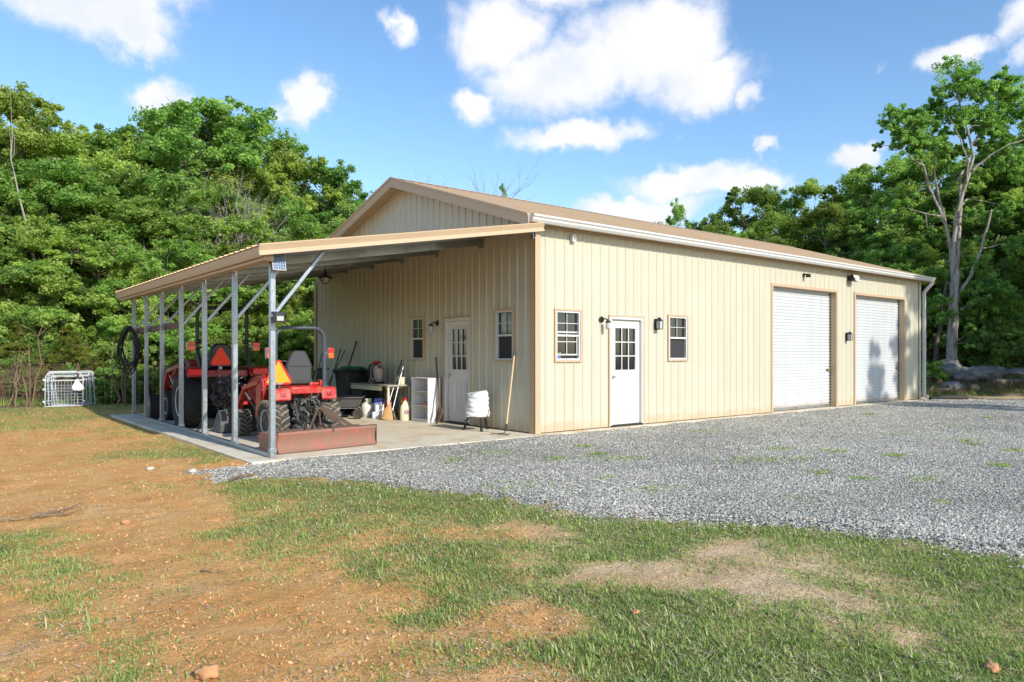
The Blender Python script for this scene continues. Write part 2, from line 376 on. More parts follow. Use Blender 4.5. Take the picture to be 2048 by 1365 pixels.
CPT = """1200,1108,.85 1300,1115,.9 1150,1120,.7 1390,1135,.5 1250,1195,.8 1350,1205,.85 1450,1215,.8 1100,1150,.8 1600,1150,.9 1500,1145,.5 1440,1190,.7 1640,1210,.85 1720,1240,.8 1560,1062,.9 1700,1200,.6 1480,1062,.95 1380,1080,.9 1570,1100,.6 1620,1200,.6 1530,1215,.75 100,840,.85 0,833,.8 200,833,.8 40,845,.7 100,872,.15 0,885,.25 20,920,.2 60,990,.05 200,885,.1 180,850,.6 300,880,.6 380,903,.75 430,912,.85 240,858,.7 260,930,.3 330,950,.05 100,960,.03 200,1000,.03 330,1010,.1 400,1000,.1 60,1050,.45 30,1090,.7 80,1130,.62 130,1180,.5 50,1230,.42 150,1260,.35 30,1290,.2 230,1350,.5 100,1340,.1 200,1100,.05 300,1100,.05 250,1200,.05 300,1280,.22 400,1150,.05 380,1250,.12 450,1320,.05 400,1040,.2 300,1005,.15 480,1000,.7 520,980,.85 600,975,.9 500,1050,.62 540,1100,.5 460,1100,.2 560,1160,.45 600,1220,.42 520,1250,.3 620,1280,.3 500,1180,.15 600,1340,.15 700,1320,.1 700,1200,.25 650,1150,.4 620,1060,.75 700,1000,.9 800,1010,.75 700,1100,.6 760,1140,.7 800,1200,.35 860,1230,.7 800,1270,.3 800,1340,.5 900,1320,.6 860,1000,.9 950,1035,.9 880,1050,.6 920,1070,.4 850,1100,.9 950,1140,.95 900,1180,.6 1000,1180,.8 960,1250,.3 1080,1065,.3 1100,1045,.85 1100,1100,.85 1060,1220,.2 1100,1240,.1 1050,1260,.2 1150,1160,.3 1200,1140,.08 1300,1150,.02 1400,1160,.06 1500,1170,.12 1540,1190,.2 1470,1095,.12 1420,1110,.4 1300,1080,.95 1200,1070,.9 1500,1130,.6 1700,1100,.85 1900,1125,.95 2000,1145,.95 1600,1110,.6 1800,1150,.85 1650,1160,.7 1250,1230,.92 1400,1240,.88 1150,1200,.8 1550,1230,.8 1660,1240,.6 1760,1260,.6 1900,1230,.65 2000,1250,.5 1400,1320,.97 1600,1320,.92 1800,1330,.85 2000,1340,.85 1100,1300,.75 1200,1320,.92 1050,1350,.3 1140,1350,.45 980,1310,.6 1400,1075,.95 1600,1080,.9 500,930,.05 370,925,.1 230,875,.6 330,900,.75 410,925,.8 350,880,.65 280,860,.6"""
CP = np.array([(*gnd(float(a), float(b)), float(c)) for a, b, c in (t.split(',') for t in CPT.split())])
def cover(x, y):
    sh = x.shape; x = x.ravel(); y = y.ravel(); num = np.zeros(x.size); den = np.full(x.size, 1e-9)
    for (a, b, c) in CP:
        w = 1 / (((x - a) ** 2 + (y - b) ** 2) + .004) ** 2.2; num += w * c; den += w
    dm = num / den
    away = sstep(4, 9, np.sqrt(np.min([(x - a) ** 2 + (y - b) ** 2 for a, b, c in CP[::3]], axis=0)))
    dm = dm * (1 - away) + .55 * away
    g = dm + (fbm(x * 1.1, y * 1.1, 31, 4) - .5) * .85 + (fbm(x * 5, y * 5, 37, 3) - .5) * .65
    return np.clip(g, 0, 1).reshape(sh)
def axis_lines(a, b, fine, lim, grow=1.12):
    xs = list(np.arange(a, b, fine)); s = fine; v = xs[-1]
    while v < lim: s = min(s * grow, 40); v += s; xs.append(v)
    s = fine; v = a; left = []
    while v > -lim: s = min(s * grow, 40); v -= s; left.append(v)
    return np.array(left[::-1] + xs)
def grid(xs, ys):
    X, Y = np.meshgrid(xs, ys, indexing='ij'); nx, ny = X.shape
    i = np.arange((nx - 1) * (ny - 1)); a = (i // (ny - 1)) * ny + i % (ny - 1)
    return X, Y, np.stack([a, a + ny, a + ny + 1, a + 1], 1)
def surf(x, y): return gz(x, y) + ((fbm(x * 3, y * 3, 3, 3) - .5) * .035 + (fbm(x * 9, y * 9, 9, 4) - .5) * .034) * sstep(30, 14, np.hypot(x - CAM[0], y - CAM[1]))
xs = axis_lines(-11., 4., .05, 700, 1.09); ys = axis_lines(-9.5, 1., .05, 700, 1.09)
X, Y, F = grid(xs, ys)
near = sstep(30, 14, np.hypot(X - CAM[0], Y - CAM[1]))
gc = cover(X, Y)
slabin = (X > -4.95) & (Y > -.22)
Z = gz(X, Y) + near * ((fbm(X * 3, Y * 3, 3, 3) - .5) * .035 + (fbm(X * 9, Y * 9, 9, 4) - .5) * .034 * (1 - slabin))
forest = np.clip(sstep(10.9, 12.5, Y + .0 * X + (fbm(X * .6, Y * .6, 2, 3) - .5) * 1.5) * sstep(16, 8, X) + sstep(18.6, 20.5, X + .2 * Y + (fbm(X, Y, 4, 2) - .5)) , 0, 1)
sand = sstep(-3.9, -2.7, X * .8 - Y * .35 - 1.9 + fbm(X, Y, 77, 2) * .8)
def ground_mat():
    m = bpy.data.materials.new('clay_soil_and_turf'); m.use_nodes = True; nt = m.node_tree; L = nt.links
    p = nt.nodes['Principled BSDF']; p.inputs['Roughness'].default_value = .95; p.inputs['Specular IOR Level'].default_value = .15
    def at(n): a = nt.nodes.new('ShaderNodeAttribute'); a.attribute_name = n; return a.outputs['Fac']
    tc = nt.nodes.new('ShaderNodeTexCoord')
    def nz(s, d=6, r=.6):
        n = nt.nodes.new('ShaderNodeTexNoise'); n.inputs['Scale'].default_value = s; n.inputs['Detail'].default_value = d; n.inputs['Roughness'].default_value = r
        L.new(tc.outputs['Object'], n.inputs['Vector']); return n.outputs['Fac']
    def mix(f, a, b):
        x = nt.nodes.new('ShaderNodeMix'); x.data_type = 'RGBA'; L.new(f, x.inputs[0]); L.new(a, x.inputs[6]); L.new(b, x.inputs[7]); return x.outputs[2]
    def rp(f, st): r = _ramp(nt, st); L.new(f, r.inputs[0]); return r.outputs[0]
    n1 = nz(2.2, 9, .7); n2 = nz(28, 5, .7)
    clay = rp(n1, [(.28, (.66, .31, .10)), (.42, (.88, .45, .155)), (.55, (.94, .52, .20)), (.75, (.96, .62, .30))])
    sandc = rp(n1, [(.28, (.68, .43, .22)), (.5, (.92, .64, .37)), (.75, (.95, .75, .50))])
    soil = mix(at('sand'), clay, sandc)
    mul = nt.nodes.new('ShaderNodeMix'); mul.data_type = 'RGBA'; mul.blend_type = 'MULTIPLY'; mul.inputs[0].default_value = .6
    L.new(soil, mul.inputs[6]); L.new(rp(n2, [(.3, (.74, .71, .68)), (.6, (1, 1, 1))]), mul.inputs[7])
    turf = rp(nz(9, 6, .7), [(.3, (.16, .15, .06)), (.55, (.28, .26, .11)), (.75, (.46, .38, .20))])
    g = nt.nodes.new('ShaderNodeMapRange'); g.inputs[1].default_value = .50; g.inputs[2].default_value = 1.0; g.inputs[4].default_value = .8
    L.new(at('grass'), g.inputs[0])
    c = mix(g.outputs[0], mul.outputs[2], turf)
    wood = rp(nz(4, 8, .75), [(.3, (.12, .08, .045)), (.55, (.26, .17, .10)), (.75, (.42, .28, .17))])
    c = mix(at('forest'), c, wood)
    L.new(c, p.inputs['Base Color'])
    b = nt.nodes.new('ShaderNodeBump'); b.inputs['Strength'].default_value = 1.; b.inputs['Distance'].default_value = .05
    L.new(n2, b.inputs['Height'])
    b2 = nt.nodes.new('ShaderNodeBump'); b2.inputs['Strength'].default_value = .7; b2.inputs['Distance'].default_value = .012
    L.new(nz(130, 3, .6), b2.inputs['Height']); L.new(b.outputs[0], b2.inputs['Normal']); L.new(b2.outputs[0], p.inputs['Normal'])
    return m
V = np.stack([X.ravel(), Y.ravel(), Z.ravel()], 1)
tag(np_obj('ground', V, F, ground_mat(), smooth=True, attrs={'grass': gc.ravel(), 'sand': sand.ravel(), 'forest': forest.ravel()}), kind='structure')

# gravel
def gravel_mat():
    m = bpy.data.materials.new('gravel_bed'); m.use_nodes = True; nt = m.node_tree; L = nt.links
    p = nt.nodes['Principled BSDF']; p.inputs['Roughness'].default_value = .9; p.inputs['Specular IOR Level'].default_value = .2
    tc = nt.nodes.new('ShaderNodeTexCoord')
    v = nt.nodes.new('ShaderNodeTexVoronoi'); v.inputs['Scale'].default_value = 36; L.new(tc.outputs['Object'], v.inputs['Vector'])
    sp = nt.nodes.new('ShaderNodeSeparateColor'); L.new(v.outputs['Color'], sp.inputs[0])
    r = _ramp(nt, [(0, (.16, .152, .13)), (.4, (.33, .315, .275)), (.8, (.50, .48, .42)), (1, (.66, .64, .57))]); L.new(sp.outputs[0], r.inputs[0])
    n = nt.nodes.new('ShaderNodeTexNoise'); n.inputs['Scale'].default_value = .6; n.inputs['Detail'].default_value = 5; L.new(tc.outputs['Object'], n.inputs['Vector'])
    r2 = _ramp(nt, [(.35, (.82, .81, .79)), (.7, (1.12, 1.10, 1.04))]); L.new(n.outputs['Fac'], r2.inputs[0])
    mx = nt.nodes.new('ShaderNodeMix'); mx.data_type = 'RGBA'; mx.blend_type = 'MULTIPLY'; mx.inputs[0].default_value = 1; L.new(r.outputs[0], mx.inputs[6]); L.new(r2.outputs[0], mx.inputs[7])
    L.new(mx.outputs[2], p.inputs['Base Color'])
    b = nt.nodes.new('ShaderNodeBump'); b.inputs['Strength'].default_value = 1; b.inputs['Distance'].default_value = .03; b.invert = True
    L.new(v.outputs['Distance'], b.inputs['Height']); L.new(b.outputs[0], p.inputs['Normal'])
    return m
gx = np.arange(-7, 20, .07); gy = np.arange(-13.2, .2, .07)
X, Y, F = grid(gx, gy); sd = gravel_sd(X, Y)
def gravel_z(x, y, sd): return gz(x, y) - .022 + .050 * sstep(-.05, .45, sd) + (fbm(x * 1.3, y * 1.3, 55, 3) - .5) * .03 * sstep(0, 1, sd) * sstep(-.25, -1.2, y)
Zg = gravel_z(X, Y, sd) + .01
keep = (sd.ravel()[F] > -.08).any(1)
fk = F[keep]; used, inv = np.unique(fk, return_inverse=True)
V = np.stack([X.ravel(), Y.ravel(), Zg.ravel()], 1)[used]
tag(np_obj('gravel_drive', V, inv.reshape(fk.shape), gravel_mat(), smooth=True), kind='structure')

def chips(x, y, z, s, tint, name, m, kind='stuff', flat=.6, label=None, cat=None):
    n = len(x); base = np.array([[1, 0, 0], [0, 1, 0], [-1, 0, 0], [0, -1, 0], [0, 0, 1], [0, 0, -1]], float)
    fb = np.array([[0, 1, 4], [1, 2, 4], [2, 3, 4], [3, 0, 4], [1, 0, 5], [2, 1, 5], [3, 2, 5], [0, 3, 5]])
    v = base[None] * (1 + rng.uniform(-.35, .35, (n, 6, 1))) + rng.uniform(-.3, .3, (n, 6, 3))
    v[:, :, 2] *= flat
    a = rng.uniform(0, 6.28, n); ca, sa = np.cos(a), np.sin(a); t = rng.uniform(-.5, .5, n)
    vx = v[:, :, 0] * ca[:, None] - v[:, :, 1] * sa[:, None]; vy = v[:, :, 0] * sa[:, None] + v[:, :, 1] * ca[:, None]
    vz = v[:, :, 2] + vx * t[:, None]
    P = np.stack([vx, vy, vz], 2) * s[:, None, None] + np.stack([x, y, z + s * .25], 1)[:, None, :]
    Fs = (fb[None] + (np.arange(n) * 6)[:, None, None]).reshape(-1, 3)
    o = np_obj(name, P.reshape(-1, 3), Fs, m, np.repeat(tint, 6))
    return tag(o, label, cat, kind=kind)
def scatter(n, dmin, dmax, pw=1., lo=-60, hi=2110):
    u = rng.uniform(0, 1, n); d = dmin * (dmax / dmin) ** u if pw == 1 else dmin + (dmax - dmin) * u ** pw
    px = rng.uniform(lo, hi, n); p = CAM[None] + d[:, None] * (FW[None] + ((px - PX0) / FOC)[:, None] * RT[None])
    return p[:, 0], p[:, 1], d
x, y, d = scatter(420000, 4.8, 27, 1., -100, 2300)
sd = gravel_sd(x, y) + np.where(rng.random(len(x)) < .25, rng.exponential(.13, len(x)), .0) ; k = (sd > 0.) & (y < -.26 + .0 * x) & ~((x > 19) | (y < -13)); 
x, y, d, sd = x[k], y[k], d[k], sd[k]
sz = (.007 + .0105 * rng.random(len(x)) ** 2.2) * (1 + np.clip(d - 9, 0, 14) * .035)
tn = np.clip(rng.beta(2, 2.2, len(x)) * .95, 0, .95); tn = np.clip(tn + (fbm(x * .55, y * .55, 140, 3) - .5) * .55 - .10 * np.exp(-((fbm(x * .12 + y * .3, y * .1, 77, 2) - .5) / .05) ** 2), 0, .95); tn[rng.random(len(x)) < .012] = 1.
chips(x, y, gravel_z(x, y, sd) + .004, sz, tn, 'gravel_stones', 'stone', label='loose grey crushed stone covering the drive', cat='gravel', flat=.75)
x, y, d = scatter(66000, 2.6, 14, 1., -400, 2400); c = cover(x, y); k = (gravel_sd(x, y) < -.02) & (c < .62) & ((x < -5.0) | (y < -.3)); k &= fbm(x * 2.3, y * 2.3, 66, 3) > .42; k &= rng.random(len(x)) > 1.1 * sstep(-4.2, -3.0, x * .8 - y * .35 - 1.6)
x, y, d = x[k], y[k], d[k]
chips(x, y, surf(x, y) - .001, (.0022 + .009 * rng.random(len(x)) ** 6) * (1 + d * .05), rng.random(len(x)) ** 1.5 * .9, 'soil_clods', 'clod', label='crumbs of orange clay lying on the bare soil', cat='soil', flat=.8)

# grass
def blades(name, x, y, z, h, wd, tint, m, lean=.9, flat=False, label=None, cat=None):
    n = len(x); a = rng.uniform(0, 6.283, n); dx, dy = np.cos(a), np.sin(a); px, py = -dy, dx
    ln = lean * rng.uniform(.1, 1, n) ** .45 if not flat else rng.uniform(.9, 1., n)
    H = h * np.sqrt(np.maximum(1 - ln ** 2, .02)); Lx = h * ln
    if flat: H = h * rng.uniform(.0, .12, n)
    P = np.zeros((n, 5, 3))
    for i, (t, w) in enumerate([(0, 1), (0, -1), (.5, .8), (.5, -.8), (1, 0)]):
        ll = Lx * t ** 1.6; hh = H * (t ** .8 if t else 0)
        P[:, i, 0] = x + dx * ll + px * w * wd; P[:, i, 1] = y + dy * ll + py * w * wd; P[:, i, 2] = z + hh
    k = (np.arange(n) * 5)[:, None]
    tri = np.concatenate([np.array([[0, 1, 3]]) + k, np.array([[0, 3, 2]]) + k, np.array([[2, 3, 4]]) + k])
    o = np_obj(name, P.reshape(-1, 3), tri, m, np.repeat(tint, 5)); return tag(o, label, cat, kind='stuff')
def surf(x, y): return gz(x, y) + ((fbm(x * 3, y * 3, 3, 3) - .5) * .035 + (fbm(x * 9, y * 9, 9, 4) - .5) * .034) * sstep(30, 14, np.hypot(x - CAM[0], y - CAM[1]))
NB = 600000
x, y, d = scatter(int(NB / 6 * 1.35), 2.4, 21, 1., -500, 2520)
c = cover(x, y); k = rng.random(len(x)) < np.maximum(sstep(.28, .86, c), .02); k &= gravel_sd(x, y) < .06 * rng.random(len(x)); k &= ~((x > -4.98) & (y > -.24) & (x < 15.8) & (y < 9.4)); k &= (forest_cut := (y < 12.2) | (x > 15))
x, y, d, c = x[k], y[k], d[k], c[k]
per = 10; sp = .045 + .004 * d
X2 = np.repeat(x, per) + rng.normal(0, 1, len(x) * per) * np.repeat(sp, per); Y2 = np.repeat(y, per) + rng.normal(0, 1, len(x) * per) * np.repeat(sp, per); D2 = np.repeat(d, per)
k = ~((X2 > -4.97) & (Y2 > -.24) & (X2 < 15.8) & (Y2 < 9.4)); k2 = k
tuft = np.repeat(rng.random(len(x)), per); big = np.repeat((rng.random(len(x)) < .04) * 1., per)
H2 = (.009 + .019 * rng.random(len(X2)) + .020 * tuft ** 3 + .06 * big * rng.random(len(X2))) * (1 + D2 * .01)
T2 = np.clip(.12 + .35 * tuft + .38 * rng.random(len(X2)) - .12 * (np.repeat(c, per) > .8), 0, .85); dry = rng.random(len(X2)) < .20 + .10 * (fbm(X2 * .9, Y2 * .9, 71, 2) > .55); T2[dry] = rng.uniform(.84, .97, dry.sum()); H2[dry] *= .8
W2 = (.0014 + .0010 * rng.random(len(X2)) + .0008 * big) * (1 + .13 * D2)
blades('grass', X2[k2], Y2[k2], surf(X2, Y2)[k2] - .004, H2[k2], W2[k2], T2[k2], 'grass', .95, label='short patchy green grass growing on the clay', cat='grass')
# weeds coming up through the gravel
wp = [(1000, 985), (1090, 985), (1195, 915), (1265, 925), (1170, 900), (1215, 965), (1115, 925), (1535, 927), (1600, 925), (1640, 952), (1670, 910), (1800, 872), (1935, 885), (1950, 893), (1790, 920), (1720, 965), (1850, 965), (1880, 1010), (1317, 992), (1240, 925), (1490, 930), (1560, 905), (1610, 880), (1410, 870), (1900, 858), (2000, 940), (1590, 1010), (985, 915), (905, 930), (2030, 905), (1540, 826), (1700, 850), (1740, 835), (1975, 840)]
wx, wy, wt, wn = [], [], [], []
for (a, b) in wp:
    q = gnd(a, b); n = int(rng.integers(25, 120)); s = rng.uniform(.05, .26)
    wx.append(q[0] + rng.normal(0, s, n)); wy.append(q[1] + rng.normal(0, s * .8, n))
wx = np.concatenate(wx); wy = np.concatenate(wy); k = gravel_sd(wx, wy) > .1; k &= wy < -.28; wx, wy = wx[k], wy[k]; dd = np.hypot(wx - CAM[0], wy - CAM[1])
blades('weeds', wx, wy, gravel_z(wx, wy, gravel_sd(wx, wy)) + .01, rng.uniform(.02, .05, len(wx)), .002 + .0004 * dd, rng.uniform(.3, .85, len(wx)), 'grass', .9, label='small weeds coming up through the gravel', cat='weeds')
x, y, d = scatter(5200, 2.8, 13, 1.); k = (gravel_sd(x, y) < .1) & (fbm(x * 1.9, y * 1.9, 212, 3) > .44) & ((x < -5.0) | (y < -.3)); x, y, d = x[k], y[k], d[k]
blades('leaf_litter', x, y, surf(x, y) + .004, rng.uniform(.008, .05, len(x)), .0018 + .0005 * d * rng.random(len(x)), rng.random(len(x)), 'twig', flat=True, label='bits of brown twig and dead leaf lying on the soil', cat='litter')
# straw
x, y, d = scatter(22000, 2.4, 12, 1., -400, 2450); c = cover(x, y); k = (gravel_sd(x, y) < 0) & (rng.random(len(x)) < np.clip(sstep(.40, .62, fbm(x * 1.4, y * 1.4, 12, 3)) + .12, 0, 1)) & ((x < -5.0) | (y < -.3)); x, y, d = x[k], y[k], d[k]
blades('straw', x, y, surf(x, y) + .004 + .01 * rng.random(len(x)), rng.uniform(.02, .10, len(x)), .0012 + .00025 * d, rng.random(len(x)), 'strawlitter', flat=True, label='dry straw scattered over the clay', cat='straw')
# ------------------------------------------------------------------ concrete slab
s = MB(); s.bb((-4.95, -.22, -.16), (-.012, 9.15, 0)); s.build('concrete_slab', 'concrete', bevel=.012)['kind'] = 'structure'
s = MB(); s.bb((0, -.24, -.16), (15.75, 9.15, -.004)); s.build('concrete_apron', 'concrete', bevel=.012)['kind'] = 'structure'

# ------------------------------------------------------------------ metal building
bd = thing('metal_workshop', 'long cream ribbed metal workshop with a tan gable roof and white gutter', 'building')
def frame(o, u, v):
    u = Vector(u); v = Vector(v); w = u.cross(v); o = Vector(o)
    return Matrix(((u.x, v.x, w.x, o.x), (u.y, v.y, w.y, o.y), (u.z, v.z, w.z, o.z), (0, 0, 0, 1)))
P9 = .2286
def panel(mb, u0, u1, v0, v1, ph=0., h=.016, screws=()):
    bt = v0 if callable(v0) else (lambda u: v0); tp = v1 if callable(v1) else (lambda u: v1)
    pts = []; k = math.floor((u0 - ph) / P9) - 1; us = []
    while k * P9 + ph < u1 + .1:
        c = k * P9 + ph; us += [(c - .024, 0), (c - .009, h), (c + .009, h), (c + .024, 0)]; k += 1
    def hh(u):
        for i in range(len(us) - 1):
            if us[i][0] <= u <= us[i + 1][0]:
                t = (u - us[i][0]) / (us[i + 1][0] - us[i][0]); return us[i][1] * (1 - t) + us[i + 1][1] * t
        return 0
    pr = [(u0, hh(u0))] + [p for p in us if u0 < p[0] < u1] + [(u1, hh(u1))]
    vs = []; fs = []
    for (u, w) in pr: vs += [(u, bt(u), w), (u, tp(u), w)]
    for i in range(len(pr) - 1): fs.append((2 * i, 2 * i + 2, 2 * i + 3, 2 * i + 1))
    mb.add(vs, fs)
    for v in screws:
        k = math.floor((u0 - ph) / P9)
        while k * P9 + ph < u1:
            c = k * P9 + ph + .05
            if u0 + .03 < c < u1 - .02 and bt(c) < v < tp(c): mb.box((c, v, .003), (.014, .014, .010))
            k += 1
TF = frame((0, 0, 0), (1, 0, 0), (0, 0, 1)); TS = frame((0, 0, 0), (0, -1, 0), (0, 0, 1))
LX, WY, HW = 15.6, 9.14, 3.66
RY = 4.42; RS = .317; RC = math.cos(math.atan(RS)); RSN = math.sin(math.atan(RS))
front_op = [(.46, 1.08, 1.26, 2.17), (1.85, 2.78, -1, 2.09), (3.57, 4.18, 1.26, 2.17), (7.40, 10.40, -1, 3.0), (11.46, 14.47, -1, 3.0)]
side_op = [(-4.15, -3.59, 1.26, 2.17), (-2.77, -1.90, -1, 2.09), (-1.11, -.57, 1.26, 2.19)]
SCR = (.12, 1.21, 2.42, 3.52)
def wall_with(mb, u0, u1, z1, ops, ph, screws):
    c = u0
    for (a, b, lo, hi) in sorted(ops):
        panel(mb, c, a, .012, z1, ph, screws=screws); panel(mb, a, b, hi, z1, ph, screws=screws)
        if lo > 0: panel(mb, a, b, .012, lo, ph, screws=screws)
        c = b
    panel(mb, c, u1, .012, z1, ph, screws=screws)
m = MB(TF); wall_with(m, 0, LX, HW + .02, front_op, .015, SCR); m.build('wall', 'cream', bd, fix=False, angle=20)
RS2 = .298
ZR0 = HW + .07; E0 = -.24; ZRP = ZR0 + RS * (RY - E0)
def zroof(y): return ZR0 + RS * (y - E0) if y <= RY else ZRP - RS2 * (y - RY)
gab = lambda u: zroof(-u) - .05
m = MB(TS); wall_with(m, -WY, 0, gab, side_op, -.035, SCR + (4.4,)); m.build('wall', 'cream', bd, fix=False, angle=20)
m = MB(frame((LX, 0, 0), (0, 1, 0), (0, 0, 1))); panel(m, 0, WY, .012, lambda u: zroof(u) - .05); m.build('wall', 'cream', bd, fix=False, angle=20)
m = MB(frame((LX, WY, 0), (-1, 0, 0), (0, 0, 1))); panel(m, 0, LX, .012, HW + .02); m.build('wall', 'cream', bd, fix=False, angle=20)
# roof: two ribbed slopes with ridge cap
e0, zr0 = -.24, HW + .07
SL = (RY - e0) / RC; RC2 = math.cos(math.atan(RS2)); RSN2 = math.sin(math.atan(RS2)); YE = WY + .24; SL2 = (YE - RY) / RC2; ZE = zroof(YE)
rf = MB(frame((-.34, e0, zr0), (1, 0, 0), (0, RC, RSN))); panel(rf, 0, LX + .62, 0, SL, .06, .022)
rf.T = frame((LX + .28, YE, ZE), (-1, 0, 0), (0, -RC2, RSN2)); panel(rf, 0, LX + .62, 0, SL2, .1, .022)
roof = rf.build('roof', 'roof', bd, fix=False, angle=20)
zr = zr0 + SL * RSN
m = MB(); m.add([(-.35, RY - .16, zr - .022), (-.35, RY, zr + .034), (-.35, RY + .16, zr - .022), (LX + .29, RY - .16, zr - .022), (LX + .29, RY, zr + .034), (LX + .29, RY + .16, zr - .022)], [(0, 3, 4, 1), (1, 4, 5, 2)])
m.build('ridge_cap', 'roof', roof, fix=False)
# closure strip dots under the ribs at the eave
m = MB()
m.bb((-.33, e0 + .006, zr0 - .011), (LX + .27, e0 + .010, zr0 + .004))
k = 0
while k * P9 + .06 < LX + .6:
    m.box((-.34 + k * P9 + .06, e0 + .006, zr0 + .004), (.03, .012, .026)); k += 1
m.build('rib_closure', 'black', roof)
# underside decking so the overhangs read solid
def slope_board(mb, x0, x1, y0, y1, dz0, dz1):
    zz = zroof
    vs = [(x0, y0, zz(y0) + dz0), (x1, y0, zz(y0) + dz0), (x1, y1, zz(y1) + dz0), (x0, y1, zz(y1) + dz0), (x0, y0, zz(y0) + dz1), (x1, y0, zz(y0) + dz1), (x1, y1, zz(y1) + dz1), (x0, y1, zz(y1) + dz1)]
    mb.add(vs, [(0, 3, 2, 1), (4, 5, 6, 7), (0, 1, 5, 4), (2, 3, 7, 6), (1, 2, 6, 5), (0, 4, 7, 3)])
m = MB()
for (a, b) in ((e0, RY), (RY, YE)):
    slope_board(m, -.30, LX + .24, a, b, -.10, -.012)
m.build('soffit', 'tan', roof)
m = MB()
for (a, b) in ((e0, RY), (RY, YE)):
    slope_board(m, -.355, -.302, a, b, -.19, .012); slope_board(m, -.375, -.357, a, b, -.02, .024)
m.build('rake_trim', 'tan', roof, bevel=.004)
m = MB()
for (a, b) in ((e0, RY), (RY, YE)): slope_board(m, LX + .242, LX + .29, a, b, -.19, .012)
m.build('rake_trim', 'tan', roof, bevel=.004)
# eave trim strip under the gutter
m = MB(); m.bb((.0, -.055, HW - .07), (LX, -.024, HW + .02)); m.build('eave_trim', 'tan', bd)
# gutter
gp = [(-.235, .0), (-.235, -.125), (-.30, -.125), (-.335, -.085), (-.335, -.055), (-.365, -.03), (-.365, .0), (-.352, .0), (-.352, -.022), (-.322, -.05), (-.322, -.08), (-.295, -.113), (-.247, -.113), (-.247, 0)]
m = MB(); m.prism([(y, z + zr0 - .005) for y, z in gp], -.32, LX + .27, 'yz'); gut = m.build('gutter', 'white', bd)
m = MB()
for xx in (-.322, LX + .27): m.prism([(y, z + zr0 - .005) for y, z in gp[:7]], xx - .004, xx + .004, 'yz')
m.build('end_cap', 'white', gut)
m = MB(); m.bb((-.30, -.235, HW - .02), (-.16, -.03, HW + .06)); m.build('eave_return', 'white', gut)
m = MB()
for a, b in (((LX + .18, -.30, 3.60), (LX + .18, -.30, 3.55)), ((LX + .18, -.30, 3.56), (LX + .085, -.10, 3.28)), ((LX + .085, -.10, 3.30), (LX + .085, -.10, .12)), ((LX + .085, -.10, .14), (LX + .13, -.20, .03))): m.bar(a, b, .085, .07, (1, 0, 0))
m.build('downspout', 'white', gut, bevel=.008)
# corner and base trim
m = MB()
m.bb((-.034, -.034, .0), (-.0225, .11, HW + .01)); m.bb((-.034, -.034, .0), (.10, -.0225, HW + .01)); m.build('corner_trim', 'tan', bd)
m = MB(); m.bb((LX - .10, -.034, 0), (LX + .034, -.0225, HW)); m.bb((LX + .0225, -.034, 0), (LX + .034, .11, HW)); m.build('corner_trim', 'cream', bd)
m = MB(); m.bb((-.034, WY - .1, 0), (-.0225, WY + .034, HW - .35)); m.build('corner_trim', 'tan', bd)

def ring(mb, u0, u1, v0, v1, t, w0, w1, bottom=True):
    mb.bb((u0, v0, w0), (u0 + t, v1, w1)); mb.bb((u1 - t, v0, w0), (u1, v1, w1)); mb.bb((u0 + t, v1 - t, w0), (u1 - t, v1, w1))
    if bottom: mb.bb((u0 + t, v0, w0), (u1 - t, v0 + t, w1))
def window(T, op, kind, lab=None):
    u0, u1, v0, v1 = op
    m = MB(T); ring(m, u0 - .022, u1 + .022, v0 - .022, v1 + .022, .037, -.05, .034)
    w = m.build('window', 'tan', bd, bevel=.003)
    if lab: w['label'] = lab
    a0, a1, b0, b1 = u0 + .015, u1 - .015, v0 + .015, v1 - .015
    m = MB(T); ring(m, a0, a1, b0, b1, .030, -.045, .022)
    mid = (b0 + b1) / 2
    m.bb((a0 + .03, mid - .018, -.028), (a1 - .03, mid + .018, .012))
    if kind == 'open':
        m.bb((a0 + .038, mid + .05, -.034), (a1 - .038, mid + .075, -.012)); m.bb((a0 + .038, b0 + .085, -.034), (a1 - .038, b0 + .11, -.012))
        m.bb((a0 + .04, b0 + .1, -.034), (a0 + .056, mid, -.014)); m.bb((a1 - .056, b0 + .1, -.034), (a1 - .04, mid, -.014))
    m.build('sash', 'white', w, bevel=.003)
    m = MB(T); uc = (a0 + a1) / 2
    m.bb((uc - .0055, mid + .022, -.030), (uc + .0055, b1 - .03, -.014)); q = (mid + b1) / 2; m.bb((a0 + .038, q - .0055, -.031), (a1 - .03, q + .0055, -.013))
    if kind == 'open':
        m.bb((uc - .007, b0 + .1, -.032), (uc + .007, mid - .022, -.02)); q = (b0 + .1 + mid) / 2 + .06; m.bb((a0 + .05, q - .007, -.0325), (a1 - .05, q + .007, -.019))
    m.build('muntin', 'white', w)
    m = MB(T); m.bb((a0 + .03, mid, -.042), (a1 - .03, b1 - .03, -.036)); m.build('pane', 'glass', w)
    m = MB(T); m.bb((a0 + .03, b0 + .03, -.044), (a1 - .03, mid, -.038)); m.build('screen' if kind != 'open' else 'pane', 'screen' if kind != 'open' else 'glass', w)
    if kind == 'open':
        m = MB(T); m.bb((a0 + .045, b0 + .04, -.034), (a0 + .15, b0 + .075, -.02)); m.build('sill_box', M['blue'], w)
        m = MB(T)
        for i in range(14): m.box((a0 + .06 + .08 * rnd.random(), b0 + .09 + .04 * rnd.random(), -.03), (.022, .016, .004), (Vector((0, 0, 1)), rnd.random() * 3))
        m.build('sill_plant', 'jugcream', w)
    return w
window(TF, front_op[0], 'open', 'window with its lower sash raised and a small pot on the sill')
window(TF, front_op[2], 'screen'); window(TS, side_op[0], 'screen'); window(TS, side_op[2], 'screen')
